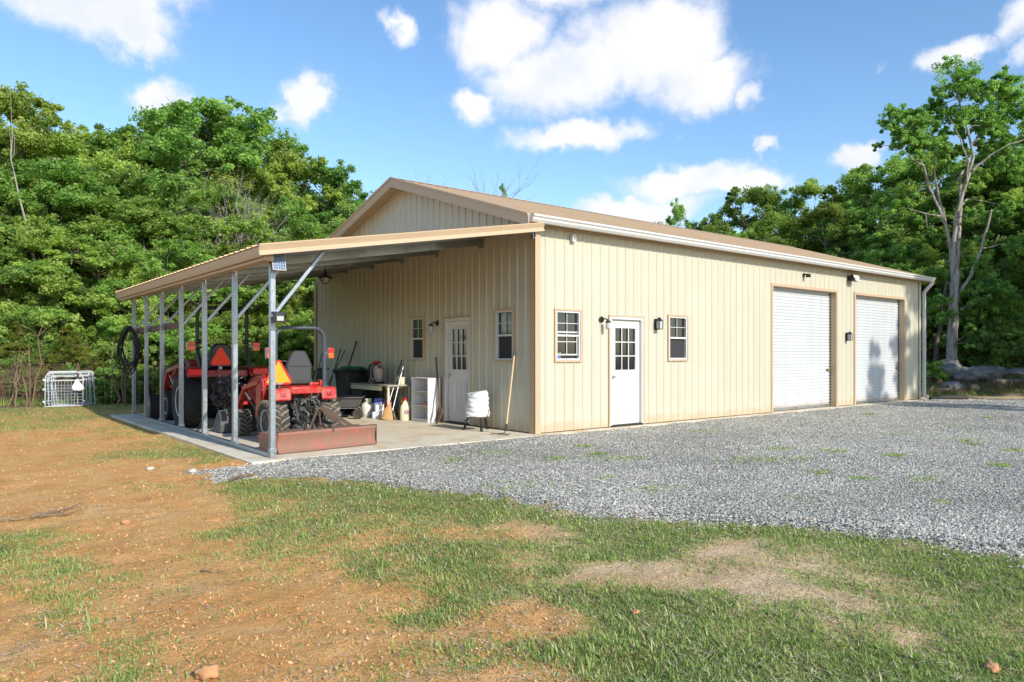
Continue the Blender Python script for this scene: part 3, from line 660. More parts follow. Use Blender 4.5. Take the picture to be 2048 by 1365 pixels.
def entry_door(T, op, knob_left=True, lab=None):
    u0, u1, v0, v1 = op; v0 = .0
    m = MB(T); ring(m, u0 - .035, u1 + .035, v0, v1 + .035, .03, -.03, .036, False); fr = m.build('door_frame', 'tan', bd, bevel=.003)
    m = MB(T); ring(m, u0 - .004, u1 + .004, v0 + .004, v1 + .004, .05, -.09, .03, False); m.build('jamb', 'white', fr, bevel=.003)
    a0, a1, b0, b1 = u0 + .05, u1 - .05, .035, v1 - .05
    m = MB(T); m.bb((a0 - .05, .0, -.09), (a1 + .05, .03, .03)); m.build('threshold', 'black', fr)
    m = MB(T); g0, g1, h0, h1 = a0 + .13, a1 - .13, 1.08, b1 - .16
    m.bb((a0, b0, -.07), (g0, b1, -.028)); m.bb((g1, b0, -.07), (a1, b1, -.028)); m.bb((g0, h1, -.07), (g1, b1, -.028)); m.bb((g0, b0, -.07), (g1, h0, -.028))
    d = m.build('door', 'white', bd, bevel=.003)
    if lab: d['label'] = lab
    m = MB(T); ring(m, g0 - .03, g1 + .03, h0 - .03, h1 + .03, .03, -.0275, -.014)
    for i in (1, 2):
        q = g0 + (g1 - g0) * i / 3; m.bb((q - .011, h0, -.04), (q + .011, h1, -.02)); q = h0 + (h1 - h0) * i / 3; m.bb((g0, q - .011, -.0405), (g1, q + .011, -.0195))
    m.build('muntin', 'white', d, bevel=.003)
    m = MB(T); m.bb((g0 - .004, h0 - .004, -.055), (g1 + .004, h1 + .004, -.048)); m.build('pane', 'glass', d)
    m = MB(T); uc = (a0 + a1) / 2
    for (p, q) in ((g0 - .02, uc - .045), (uc + .045, g1 + .02)):
        ring(m, p, q, .22, .86, .018, -.0275, -.019); m.bb((p + .045, .265, -.0275), (q - .045, .815, -.020))
    m.build('raised_panel', 'white', d, bevel=.003)
    k = a0 + .055 if knob_left else a1 - .055
    m = MB(T); m.lathe([(.001, -.028), (.03, -.028), (.03, -.02), (.012, -.016), (.012, .01), (.026, .018), (.03, .03), (.024, .044), (.001, .048)], (k, .95, 0), 'z', 16); m.build('handle', 'steel', d)
    return d
entry_door(TF, front_op[1], True, 'white entry door on the long front wall, in full sun'); entry_door(TS, side_op[1], True, 'white entry door on the gable side under the lean-to')
def rollup(op, lab):
    u0, u1, v0, v1 = op; T = TF
    m = MB(T); m.bb((u0 - .07, 0, -.02), (u0 - .002, v1 + .07, .036)); m.bb((u1 + .002, 0, -.02), (u1 + .07, v1 + .07, .036)); m.bb((u0 - .002, v1 + .002, -.02), (u1 + .002, v1 + .07, .036))
    m.bb((u0 - .012, 0, -.20), (u0, v1, -.021)); m.bb((u1, 0, -.20), (u1 + .012, v1, -.021)); m.bb((u0 - .012, v1, -.20), (u1 + .012, v1 + .012, -.021))
    fr = m.build('door_frame', 'tan', bd, bevel=.003)
    m = MB(T); pr = [(-.02 + .0, -.0)]; z = .03; pts = []
    while z < v1 + .05:
        pts += [(z, 0), (z + .050, .004), (z + .058, -.016), (z + .068, -.016)]; z += .079
    vs = []; fs = []
    for (v, w) in pts: vs += [(u0 + .0, v, -.15 + w), (u1 - .0, v, -.15 + w)]
    for i in range(len(pts) - 1): fs.append((2 * i, 2 * i + 1, 2 * i + 3, 2 * i + 2))
    m.add(vs, fs); d = m.build('roller_door', 'shutter', bd, fix=False, angle=20); d['label'] = lab
    m = MB(T); m.bb((u0 + .01, .012, -.165), (u1 - .01, .075, -.135)); m.build('bottom_rail', 'steel', d, bevel=.003)
    m = MB(T); m.bb((u1 - .012, .08, -.1485), (u1 - .004, v1 - .01, -.1465)); z = .1
    while z < v1 - .03: m.bb((u1 - .028, z, -.148), (u1 - .004, z + .034, -.12)); z += .079
    m.build('guide_clip', 'dplastic', d)
    m = MB(T); m.bb((u1 - .19, .94, -.15), (u1 - .03, 1.0, -.128)); m.cyl((u1 - .15, .97, -.128), (u1 - .15, .97, -.09), .018, 10); m.bb((u1 - .17, .955, -.1), (u1 - .06, .985, -.085)); m.build('latch', 'brass', d, bevel=.003)
    m = MB(T)
    for f in (.45, .93): m.bb((u0 + (u1 - u0) * f - .04, .02, -.135), (u0 + (u1 - u0) * f + .04, .06, -.105))
    m.build('lift_handle', 'steel', d, bevel=.003)
rollup(front_op[3], 'white ribbed roller door nearer the entry door, in full sun'); rollup(front_op[4], 'white ribbed roller door nearest the downspout, with leaf shadows')
def jar_lamp(T, u, v, sd):
    m = MB(T); m.lathe([(.001, .02), (.055, .02), (.06, .028), (.05, .04), (.001, .042)], (u, v, 0), 'z', 20)
    pts = [(u, v, .04), (u, v + .01, .09), (u + sd * .02, v + .005, .13), (u + sd * .04, v - .02, .15)]; m.tube(pts, .012, 8)
    m.lathe([(.001, .0), (.022, .0), (.045, -.03), (.045, -.055), (.04, -.055)], (u + sd * .04, 0, .15), 'z', 4) if False else None
    c = (u + sd * .04, v, .15)
    m2 = Matrix.Translation(Vector((0, 0, 0)))
    for (r0, r1, y0, y1) in ((.018, .048, -.015, -.035), (.048, .048, -.035, -.065)): m.tube([(c[0], v + y0, c[2]), (c[0], v + y1, c[2])], [r0, r1], 16)
    l = m.build('wall_lamp', 'bronze', bd)
    m = MB(T); m.tube([(c[0], v - .06, c[2]), (c[0], v - .10, c[2]), (c[0], v - .17, c[2]), (c[0], v - .185, c[2])], [.040, .046, .046, .03], 16); m.build('glass_jar', 'clearglass', l)
    m = MB(T); m.tube([(c[0], v - .065, c[2]), (c[0], v - .10, c[2]), (c[0], v - .135, c[2])], [.015, .028, .012], 12); m.build('bulb', 'bulb', l)
jar_lamp(TF, 1.62, 2.03, 1); jar_lamp(TS, -3.06, 2.02, -1)
def lantern(T, u, v):
    m = MB(T); m.bb((u - .05, v - .12, .02), (u + .05, v + .10, .035)); m.bar((u, v + .05, .03), (u, v + .09, .10), .02)
    m.tube([(u, v + .055, .10), (u, v + .13, .10)], [.078, .012], 4); m.tube([(u, v - .115, .10), (u, v - .10, .10)], [.062, .062], 4)
    for a in (-1, 1):
        for b in (-1, 1): m.bar((u + a * .045, v - .11, .10 + b * .045), (u + a * .05, v + .06, .10 + b * .05), .010)
    l = m.build('wall_lamp', 'bronze', bd)
    m = MB(T); m.bb((u - .04, v - .10, .06), (u + .04, v + .055, .14)); m.build('lantern_glass', 'clearglass', l)
lantern(TF, 3.18, 1.99); lantern(TF, 10.98, 1.86)
m = MB(TF); m.bb((11.05, 3.36, .02), (11.17, 3.48, .10)); m.add([(10.98, 3.33, .12), (11.30, 3.33, .12), (11.30, 3.47, .06), (10.98, 3.47, .06), (10.98, 3.38, .24), (11.30, 3.38, .24), (11.30, 3.52, .16), (10.98, 3.52, .16)], [(0, 1, 2, 3), (4, 7, 6, 5), (0, 4, 5, 1), (2, 6, 7, 3), (1, 5, 6, 2), (0, 3, 7, 4)])
fl = m.build('flood_light', 'bronze', bd, bevel=.004)
m = MB(TF); m.add([(11.0, 3.335, .25), (11.28, 3.335, .25), (11.28, 3.49, .178), (11.0, 3.49, .178), (11.0, 3.34, .257), (11.28, 3.34, .257), (11.28, 3.495, .185), (11.0, 3.495, .185)], [(0, 1, 2, 3), (4, 7, 6, 5), (0, 4, 5, 1), (2, 6, 7, 3), (1, 5, 6, 2), (0, 3, 7, 4)]); m.build('lens', 'white', fl)
m = MB(TF); m.bb((8.76, 3.30, .02), (8.82, 3.40, .04)); m.bar((8.79, 3.37, .03), (8.83, 3.36, .12), .03); m.bb((8.78, 3.29, .08), (8.86, 3.37, .17)); m.build('security_camera', 'bronze', bd, bevel=.005)
m = MB(TF); m.bb((.82, 3.40, .02), (.91, 3.54, .085)); jb = m.build('junction_box', 'white', bd, bevel=.006)
m = MB(TF); m.bb((.855, 3.44, .085), (.88, 3.48, .09)); m.build('cover_plate', 'dplastic', jb)

# ------------------------------------------------------------------ lean-to carport
cp = thing('lean_to_carport', 'open lean-to roof on slim galvanised posts along the gable side', 'carport')
PY = [0.02, 1.54, 3.07, 4.5, 5.9, 7.22, 8.42]
SLX = .171; zt = lambda x: 3.60 + SLX * x
CC = math.cos(math.atan(SLX)); CS = math.sin(math.atan(SLX)); LL = 4.86 / CC
T = frame((-4.90, -.30, zt(-4.86)), (0, -1, 0), (CC, 0, CS))
m = MB(T); panel(m, -9.25, 0, 0, LL, .0, .024); rp = m.build('roof_panel', 'roof', cp, fix=False, angle=20)
m = MB(T); m.T = frame((-4.84, -.28, zt(-4.84) - .012), (0, -1, 0), (CC, 0, CS)); panel(m, -9.21, 0, 0, LL - .02, .0, -.03); m.build('roof_underside', 'galvroof', cp, fix=False, angle=20)
def xfascia(prof, x0, x1, y0, nm, mt):
    mb = MB(); vs = []
    for x in (x0, x1): vs += [(x, y0 + p[0], zt(x) + p[1]) for p in prof]
    k = len(prof); mb.add(vs, [tuple(range(k)), tuple(range(k, 2 * k))[::-1]] + [(i, i + k, (i + 1) % k + k, (i + 1) % k) for i in range(k)])
    return mb.build(nm, mt, cp, angle=20)
xfascia([(.02, .022), (-.045, .022), (-.045, .008), (-.012, -.065), (-.045, -.125), (0, -.13), (.03, -.07), (.02, 0)], -4.90, -.085, -.31, 'front_fascia', 'tan')
m = MB(); m.prism([(-4.872, zt(-4.86) - .002), (-4.872, zt(-4.86) - .02), (-4.845, zt(-4.86) - .13), (-4.83, zt(-4.86) - .13), (-4.82, zt(-4.86) - .01)], -.30, 8.95, 'xz'); m.build('side_fascia', 'tan', cp, angle=20)
m = MB(); m.bb((-4.80, -.20, zt(-4.8) - .18), (-4.66, 8.93, zt(-4.8) - .10)); m.build('eave_board', 'tan', cp)
posts = []
for i, y in enumerate(PY):
    m = MB(); m.bb((-4.635, y - .035, .066), (-4.565, y + .035, 2.66)); m.bb((-4.645, y - .045, .066), (-4.555, y + .045, .13)); m.build('post', 'galv', cp, bevel=.004)
    m = MB(); h = .07 if i == 0 else .13
    m.add([(-4.60 + 0, y - .03, zt(-4.6) - .035 - h), (-4.60, y + .03, zt(-4.6) - .035 - h), (-4.60, y + .03, zt(-4.6) - .035), (-4.60, y - .03, zt(-4.6) - .035), (-.03, y - .03, zt(0) - .035 - h), (-.03, y + .03, zt(0) - .035 - h), (-.03, y + .03, zt(0) - .035), (-.03, y - .03, zt(0) - .035)], [(0, 3, 2, 1), (4, 5, 6, 7), (0, 1, 5, 4), (1, 2, 6, 5), (2, 3, 7, 6), (3, 0, 4, 7)])
    m.bb((-.06, y - .04, zt(0) - .22), (-.024, y + .04, zt(0) - .05)); m.build('rafter', 'galv' if i == 0 else 'galvroof', cp)
    m = MB(); xb = -3.86; m.bar((-4.565, y - .0, 1.93), (xb, y, zt(xb) - .035 - h), .045, .055, (0, 1, 0)); m.build('brace', 'galv', cp, bevel=.003)
    m = MB(); m.bar((-4.60, y - .045, 2.55), (-4.60, y - .045, 2.62), .02); m.cyl((-4.6, y - .052, .10), (-4.6, y - .036, .10), .012, 6); m.build('bolt', 'steel', cp)
m = MB(); m.bb((-4.635, -.02, .003), (-4.565, 8.46, .062)); m.build('base_rail', 'galv', cp, bevel=.004)
m = MB(); m.bb((-4.635, -.02, 2.662), (-4.565, 8.9, 2.725)); m.build('header_rail', 'galv', cp, bevel=.004)

# solar lamp kit strapped to the near post
t = thing('solar_lamp', 'small solar panel and flood lamp clamped to the nearest carport post', 'solar lamp', (-4.58, -.06, -.06))
m = MB(frame((-.0, -.10, 2.66), (1, 0, 0), (0, .25, .968))); m.bb((-.09, -.12, -.01), (.09, .12, .008)); sp_ = m.build('solar_panel', 'white', t, bevel=.003)
m = MB(frame((-.0, -.10, 2.66), (1, 0, 0), (0, .25, .968)))
for i in range(5):
    for j in range(6): m.bb((-.082 + i * .0335, -.112 + j * .0385, .0085), (-.052 + i * .0335, -.078 + j * .0385, .0105))
m.build('solar_cell', 'solar', sp_)
m = MB(); m.bar((0, -.02, 2.6), (0, -.09, 2.62), .02); m.build('bracket', 'tan', t)
m = MB(); m.bb((-.065, -.15, 1.86), (.065, -.06, 1.99)); m.bb((-.085, -.13, 1.965), (.085, -.05, 2.0)); lh = m.build('lamp_housing', 'dplastic', t, bevel=.006)
m = MB(); m.bb((-.045, -.158, 1.88), (.045, -.151, 1.94)); m.build('lens', 'clearglass', lh)

# pendant barn lamp
t = thing('pendant_lamp', 'round wire-caged pendant lamp hanging under the lean-to roof', 'lamp', (-2.47, 3.07, 0))
m = MB(); m.cyl((0, 0, 3.06), (0, 0, 2.92), .006, 6); m.tube([(0, 0, 2.94), (0, 0, 2.86), (0, 0, 2.84)], [.02, .035, .05], 12); m.build('cord', 'bronze', t)
m = MB(); m.lathe([(.02, 2.86), (.05, 2.85), (.11, 2.815), (.135, 2.79), (.13, 2.786), (.10, 2.808), (.04, 2.835), (.02, 2.84)], n=24); m.build('shade', 'bronze', t)
m = MB(); m.lathe([(.001, 2.83), (.05, 2.82), (.062, 2.77), (.05, 2.725), (.001, 2.705)], n=16); m.build('bulb', 'clearglass', t)
m = MB()
for k in range(6):
    a = k * math.pi / 6; m.tube([(math.cos(a) * r * sgn, math.sin(a) * r * sgn, z) for sgn, r, z in ((1, .10, 2.80), (1, .09, 2.74), (1, .05, 2.69), (1, 0, 2.68), (-1, .05, 2.69), (-1, .09, 2.74), (-1, .10, 2.80))], .003, 5)
m.tube([(math.cos(a) * .092, math.sin(a) * .092, 2.74) for a in np.linspace(0, 6.28, 17)[:-1]], .003, 5, True); m.build('cage', 'bronze', t)
# ------------------------------------------------------------------ things under the lean-to
# plank lashed to the far posts and the hose hung on it
m = MB(); m.bar((-4.52, 4.95, 1.93), (-4.50, 8.9, 1.90), .05, .12); tag(m.build('plank', 'oldwood'), 'dark weathered plank fixed level across the far carport posts', 'plank')
m = MB()
for k in range(10):
    pts = []; a0 = .17 + .11 * rnd.random() + (.05 if k % 5 == 0 else 0); bot = .90 + .30 * rnd.random(); yo = rnd.uniform(-.05, .05); xo = -4.66 - .10 * rnd.random()
    top = 1.99 + .02 * rnd.random(); mid = (top + bot) / 2; hh = (top - bot) / 2
    for i in range(26):
        a = 2 * math.pi * i / 26; w = a0 * (1 - .62 * max(0, math.sin(a)) ** 1.4)
        pts.append((xo + .02 * math.cos(a + k) + .62 * w * math.cos(a), 8.42 + yo - .78 * w * math.cos(a), mid + hh * math.sin(a)))
    m.tube(pts, .014 if k % 4 else .010, 6, True)
tag(m.build('garden_hose', 'rubber'), 'coils of black hose hanging from the farthest carport post', 'hose')

# box blade behind the near tractor (blade face turned slightly)
t = thing('box_blade', 'rusty red box scraper blade resting on the slab behind the near tractor', 'box blade', (-3.64, .36, 0), R(6.5))
Lh = .80
m = MB(); cur = [(0, .30), (-.022, .30), (-.030, .27), (-.006, .20), (.004, .12), (-.012, .05), (-.045, .012), (-.035, .004), (.01, .04), (.022, .12), (.012, .2), (-.012, .28)]
m.prism(cur, -Lh, Lh, 'yz'); bl = m.build('blade', 'rustred', t, angle=25)
m = MB(); m.bb((-Lh, -.046, .004), (Lh, -.030, .016)); m.bb((-Lh, -.026, .296), (Lh, .012, .31)); m.bb((Lh, -.035, .003), (Lh + .014, .0, .31)); m.build('cutting_edge', 'rust', bl)
for sx in (-1, 1):
    m = MB(); m.bb((sx * (Lh + .003) - .008 if sx < 0 else Lh - .0, .015, .01), (-Lh - .003 + .008 if sx < 0 else Lh + .012, .52, .27)); m.build('end_plate', 'rustred', t, bevel=.004)
m = MB(); m.bar((-Lh, .46, .25), (Lh, .46, .25), .06); m.bb((-Lh, .44, .02), (Lh, .46, .22)); m.build('front_beam', 'rust', t, bevel=.004)
m = MB()
ap = (.02, .30, .585)
for sx in (-.055, .055): m.bar((ap[0] + sx, ap[1] + .12, .26), (ap[0] + sx * .5, ap[1], ap[2]), .010, .035)
m.bar((.30, .03, .30), (ap[0] + .03, ap[1], ap[2] - .02), .015, .035); m.bar((.42, .03, .30), (ap[0] + .05, ap[1], ap[2] - .0), .02, .055)
m.bar((-.30, .03, .30), (ap[0] - .03, ap[1], ap[2] - .02), .018, .03); m.bar((-.10, .03, .30), (ap[0] - .01, ap[1], ap[2] - .04), .015, .03)
m.cyl((ap[0] - .07, ap[1], ap[2] - .01), (ap[0] + .07, ap[1], ap[2] - .01), .014, 10); m.build('hitch_frame', 'rust', t, bevel=.003)
m = MB(); m.tube([(.06, -.0, .31), (.055, -.05, .30), (.05, -.055, .26)], .008, 6); m.cyl((.07, .02, .30), (.07, .02, .36), .02, 8); m.build('hook', 'rust', t)

# dump cart
t = thing('dump_cart', 'dark grey poly dump cart with small tyres, behind the red tractor fender', 'cart', (-1.24, 4.98, 0), R(-35)); t.scale = (.92, .92, .92)
def hull(z0, z1, a0, b0, a1, b1, th=.0):
    return [(-a0, -b0, z0), (a0, -b0, z0), (a0, b0, z0), (-a0, b0, z0), (-a1, -b1, z1), (a1, -b1, z1), (a1, b1, z1), (-a1, b1, z1)]
m = MB(); o_ = hull(.27, .50, .40, .24, .50, .33); i_ = hull(.295, .50, .37, .21, .48, .31)
m.add(o_ + i_, [(0, 3, 2, 1), (0, 1, 5, 4), (1, 2, 6, 5), (2, 3, 7, 6), (3, 0, 4, 7), (8, 9, 10, 11), (8, 12, 13, 9), (9, 13, 14, 10), (10, 14, 15, 11), (11, 15, 12, 8), (4, 5, 13, 12), (5, 6, 14, 13), (6, 7, 15, 14), (7, 4, 12, 15)])
for a in (((-.53, -.36, .485), (.53, -.325, .515)), ((-.53, .325, .485), (.53, .36, .515)), ((-.53, -.325, .485), (-.495, .325, .515)), ((.495, -.325, .485), (.53, .325, .515))): m.bb(*a)
m.build('tub', 'greyplastic', t, bevel=.008)
m = MB(); m.tube([(-.3, -.2, .25), (.36, -.2, .25), (.42, -.2, .22), (.43, -.2, .12)], .014, 8); m.tube([(-.3, .2, .25), (.36, .2, .25), (.42, .2, .22), (.43, .2, .12)], .014, 8); m.cyl((.43, -.27, .12), (.43, .27, .12), .012, 8); m.cyl((-.32, -.3, .12), (-.32, .3, .12), .012, 8)
m.bar((-.32, -.2, .12), (-.3, -.2, .25), .025); m.bar((-.32, .2, .12), (-.3, .2, .25), .025); m.tube([(-.3, 0, .22), (-.6, 0, .3), (-.85, 0, .95)], .013, 8); m.cyl((-.85, -.09, .96), (-.85, .09, .96), .014, 8); m.build('chassis', 'galv', t)
for (wx_, wy_) in ((.43, -.29), (.43, .29), (-.32, -.33), (-.32, .33)):
    m = MB(); m.lathe([(.001, -.03), (.05, -.03), (.055, .03), (.001, .03)], (wx_, wy_, .125), 'y', 14); w_ = m.build('wheel', 'rim', t)
    m = MB(); m.lathe([(.052, -.032), (.09, -.04), (.118, -.03), (.125, 0), (.118, .03), (.09, .04), (.052, .032)], (wx_, wy_, .125), 'y', 24); m.build('tyre', 'dustyside', w_)
# wheeled bin with a green hose coiled on top
t = thing('wheeled_bin', 'large black wheeled bin standing against the metal wall behind the cart', 'bin', (-.48, 6.0, 0), R(90))
m = MB(); m.add(hull(.06, .97, .24, .22, .33, .29), [(0, 3, 2, 1), (4, 5, 6, 7), (0, 1, 5, 4), (1, 2, 6, 5), (2, 3, 7, 6), (3, 0, 4, 7)]); m.bb((-.355, -.315, .945), (.355, .315, .985))
m.build('body', 'dplastic', t, bevel=.02)
m = MB(); m.prism([(-.37, .99), (.37, .99), (.36, 1.02), (.2, 1.045), (-.2, 1.045), (-.36, 1.02)], -.33, .33, 'xz'); m.build('lid', 'dplastic', t, bevel=.01)
m = MB(); m.cyl((-.30, .34, 1.0), (.30, .34, 1.0), .018, 8); m.build('handle', 'dplastic', t)
for sx in (-.24, .24):
    m = MB(); m.lathe([(.001, -.03), (.11, -.03), (.12, 0), (.11, .03), (.001, .03)], (sx, .23, .12), 'x', 18); m.build('wheel', 'rubber', t)
m = MB()
for k in range(6): m.tube([(-.48 + (.26 - .018 * k) * math.cos(a), 6.0 + (.36 - .02 * k) * math.sin(a), 1.062 + .012 * (k % 3)) for a in np.linspace(0, 6.283, 29)[:-1]], .011, 6, True)
tag(m.build('green_hose', 'green'), 'green hose coiled on top of the black bin', 'hose')
t = thing('wheeled_bin', 'narrow dark bin between the large black bin and the work table', 'bin', (-.45, 5.42, 0), R(90)); t.scale = (.9, .9, .9)
m = MB(); m.add(hull(.04, .62, .2, .2, .25, .25), [(0, 3, 2, 1), (4, 5, 6, 7), (0, 1, 5, 4), (1, 2, 6, 5), (2, 3, 7, 6), (3, 0, 4, 7)]); m.build('body', 'dplastic', t, bevel=.02)
m = MB(); m.bb((-.27, -.27, .615), (.27, .27, .65)); m.build('lid', 'dplastic', t, bevel=.01)
# tools leaning in the back corner
def pole_tool(name, lab, cat, a, b, mt, head=None, r=.013, hm='black', group=None):
    c = Vector(a); t = thing(name, lab, cat, a, group=group); q = MB(); q.tube([(0, 0, 0), Vector(b) - c], r, 8); q.build('handle', mt, t)
    if head: head(t, Vector(b) - c)
    return t
def blade_head(t, d):
    q = MB(); q.prism([(-.07, 0), (.07, 0), (.07, .15), (.02, .24), (-.02, .24), (-.07, .15)], -.01, .01, 'yz'); q.build('blade', 'iron', t)
def tamp(t, d):
    q = MB(); q.bb((-.09, -.09, 0), (.09, .09, .05)); q.build('head', 'iron', t, bevel=.006)
pole_tool('digging_bar', 'tall black bar leaning on the metal wall behind the black bin', 'bar', (-.42, 7.05, 0), (-.05, 6.62, 1.70), 'black', tamp, .022)
pole_tool('long_fork', 'dark tool handle leaning just left of the black bin', 'tool', (-.62, 7.35, 0), (-.08, 7.42, 1.52), 'black', blade_head, .014)
pole_tool('spade', 'dark spade handle beside the back edge of the metal wall', 'tool', (-.62, 8.10, 0), (-.07, 8.55, 1.45), 'black', blade_head, .012)
pole_tool('hoe', 'dark hoe leaning between the spade and the long fork', 'tool', (-.66, 7.65, 0), (-.07, 7.20, 1.48), 'black', blade_head, .012)
t = thing('hand_cultivator', 'black push cultivator standing left of the bin', 'cultivator', (-1.0, 6.62, 0))
m = MB(); m.tube([(0, 0, .12), (.05, -.1, .5), (-.05, -.2, 1.0), (.1, -.3, 1.05)], .016, 8); m.tube([(0, .14, .12), (.05, .1, .5), (-.05, .1, 1.0), (.1, .15, 1.05)], .016, 8); m.bar((-.05, -.22, .98), (-.05, .12, .98), .03); m.build('frame', 'iron', t)
m = MB(); m.lathe([(.06, -.02), (.15, -.02), (.16, 0), (.15, .02), (.06, .02)], (0, .03, .16), 'y', 20); m.build('wheel', 'rubber', t)
m = MB(); m.lathe([(.05, -.03), (.13, -.03), (.14, 0), (.13, .03), (.05, .03)], (-.02, -.1, .93), 'x', 18); m.build('reel', 'black', t)
# work table
t = thing('work_table', 'pale worn work table against the metal wall, tools and sprayer on top', 'table', (-.37, 5.02, 0), R(90))
m = MB(); m.bb((-1.06, -.31, .695), (1.06, .31, .73)); m.build('tabletop', 'tabletop', t, bevel=.006)
for sx in (-1.0, 1.0):
    for sy in (-.26, .26):
        m = MB(); m.bb((sx - .022, sy - .022, 0), (sx + .022, sy + .022, .694)); m.build('leg', 'oldwood' if sx > 0 else 'jugcream', t, bevel=.003)
m = MB(); m.bb((-.75, .265, .60), (.75, .29, .69)); m.bb((-.82, -.2, .63), (-.79, .2, .69)); m.build('apron', 'jugcream', t)
# backpack sprayer on the table
t = thing('backpack_sprayer', 'milky backpack sprayer with black straps standing on the work table', 'sprayer', (-.38, 4.98, .731), R(90))
m = MB(); m.lathe([(.001, .03), (.13, .03), (.16, .07), (.185, .15), (.19, .30), (.17, .39), (.12, .435), (.06, .45), (.001, .455)], n=28, sy=.72); m.build('tank', 'translucent', t)
m = MB(); m.lathe([(.001, .44), (.085, .44), (.09, .48), (.05, .50), (.001, .502)], n=20); m.build('cap', 'redcap', t)
m = MB(); m.bb((-.15, -.11, 0), (.15, .11, .045)); m.build('base', 'dplastic', t, bevel=.01)
for sx in (-.13, .05):
    m = MB(); m.tube([(sx, .06, .44), (sx, .15, .40), (sx, .185, .28), (sx * 1.1, .17, .14), (sx, .12, .04)], .02, 6); m.build('strap', 'black', t)
m = MB(); m.tube([(-.16, .05, .38), (-.30, .05, .36), (-.32, .05, .33)], .02, 8); m.tube([(.15, .05, .38), (.22, .05, .40)], .02, 8); m.build('lance', 'black', t)
m = MB(); m.tube([(-.30, .06, .36), (-.38, .08, .26), (-.34, .12, .14), (-.15, .16, .10), (0, .17, .12), (-.05, .2, .03), (-.2, .22, .02)], .010, 8); m.build('hose', 'translucent', t)
m = MB(); m.lathe([(.001, 0), (.075, 0), (.09, .16), (.085, .16), (.07, .01)], n=20); o = tag(m.build('bucket', 'jugcream'), 'small cream tub at the right end of the work table', 'tub'); o.location = (-.25, 4.12, .731)
def jug(lab, loc, mt, capm, s=1., rz=0., cat='jug', logo=False):
    t = thing('plastic_jug', lab, cat, loc, rz)
    m = MB(); m.lathe([(.001, 0), (.085 * s, 0), (.10 * s, .02), (.102 * s, .20 * s), (.09 * s, .27 * s), (.05 * s, .34 * s), (.028 * s, .37 * s), (.028 * s, .395 * s), (.001, .395 * s)], n=20, sy=.75); m.build('body', mt, t)
    m = MB(); m.lathe([(.001, .385 * s), (.034 * s, .385 * s), (.034 * s, .43 * s), (.001, .432 * s)], n=14); m.build('cap', capm, t)
    m = MB(); m.tube([(.05 * s, 0, .35 * s), (.10 * s, 0, .33 * s), (.115 * s, 0, .26 * s), (.095 * s, 0, .2 * s)], .012 * s, 8); m.build('handle', mt, t)
    if logo:
        for (mm, r, a0, a1) in (('blue', .042, 40, 330), ('blue', .022, 0, 360), ('redprint', .055, 300, 395)):
            q = MB(); q.tube([(r * math.cos(R(a)), -.0785 * s, .165 * s + r * math.sin(R(a))) for a in np.linspace(a0, a1, 14)], .006, 5); q.build('logo', mm, t)
        q = MB(); q.bb((.01, -.082 * s, .15 * s), (.06, -.076 * s, .175 * s)); q.build('logo_bar', 'redprint', t)
    return t
jug('amber brown jug with a dark cap beside the white bookcase', (-.36, 3.90, 0), 'jugbrown', 'oldwood', 1.12, 1.2)
jug('cream jug with a blue and red emblem and a red cap beside the white bookcase', (-.42, 3.68, 0), 'jugcream', 'redcap', 1.08, -.2, logo=True)
jug('murky grey jug with a red cap behind the propane tank', (-.62, 5.30, 0), 'translucent', 'redcap', 1.1, .8)
# propane cylinder
t = thing('propane_tank', 'squat white propane cylinder on the slab in front of the table', 'gas cylinder', (-.66, 4.86, 0))
m = MB(); m.lathe([(.001, .02), (.12, .02), (.148, .045), (.157, .08), (.158, .19), (.156, .25), (.135, .295), (.08, .325), (.001, .332)], n=32); m.build('body', 'tank', t)
m = MB(); m.lathe([(.130, 0), (.130, .04), (.120, .04), (.120, 0)], n=28); m.build('foot_ring', 'tank', t)
m = MB()
for k in range(20):
    a = 2 * math.pi * k / 20; a2 = a + 2 * math.pi / 20; hi = k % 20 not in (3, 4, 10, 11, 16)
    for (z0, z1) in (((.32, .345), (.385, .41)) if not hi else ((.32, .41),)):
        m.add([(.082 * math.cos(q), .082 * math.sin(q), z) for q in (a, a2) for z in (z0, z1)] + [(.076 * math.cos(q), .076 * math.sin(q), z) for q in (a, a2) for z in (z0, z1)], [(0, 2, 3, 1), (4, 5, 7, 6), (1, 3, 7, 5), (0, 4, 6, 2)])
m.build('collar', 'tank', t)
m = MB(); m.cyl((0, 0, .33), (0, 0, .39), .018, 10); m.cyl((0, 0, .36), (.04, -.02, .36), .012, 8); m.build('valve', 'brass', t)
# packaging and litter under the table end
m = MB(frame((-.62, 4.55, 0), (0, -1, 0), (0, 0, 1))); t = thing('open_box', 'open cardboard box with blue flap and red and white print under the table', 'box', (-.60, 4.48, 0), R(70))
m = MB(); m.bb((-.14, -.09, .0), (.14, .09, .30)); m.build('carton', 'shelf', t, bevel=.004)
m = MB(); m.bb((-.141, -.094, .17), (.02, -.0905, .28)); m.build('red_print', 'redprint', t)
m = MB(); m.bb((.03, -.094, .02), (.12, -.0905, .13)); m.bb((-.13, -.094, .05), (-.05, -.0905, .12)); m.build('blue_print', 'blue', t)
m = MB(); m.add([(-.14, -.09, .30), (.10, -.09, .30), (.12, -.17, .42), (-.20, -.15, .37)], [(0, 1, 2, 3)]); m.build('flap', 'card', t)
m = MB(); m.add([(.14, -.09, .30), (.14, .09, .30), (.16, .07, .42), (.17, -.11, .42)], [(0, 1, 2, 3)]); m.build('flap', 'blue', t)
m = MB(); m.bb((-.09, -.07, 0), (.09, .07, .40)); t = m.build('carton', 'purple', bevel=.004); t.location = (-.42, 4.36, 0); t.rotation_euler = (0, 0, .3); tag(t, 'dark purple carton standing behind the open box', 'box')
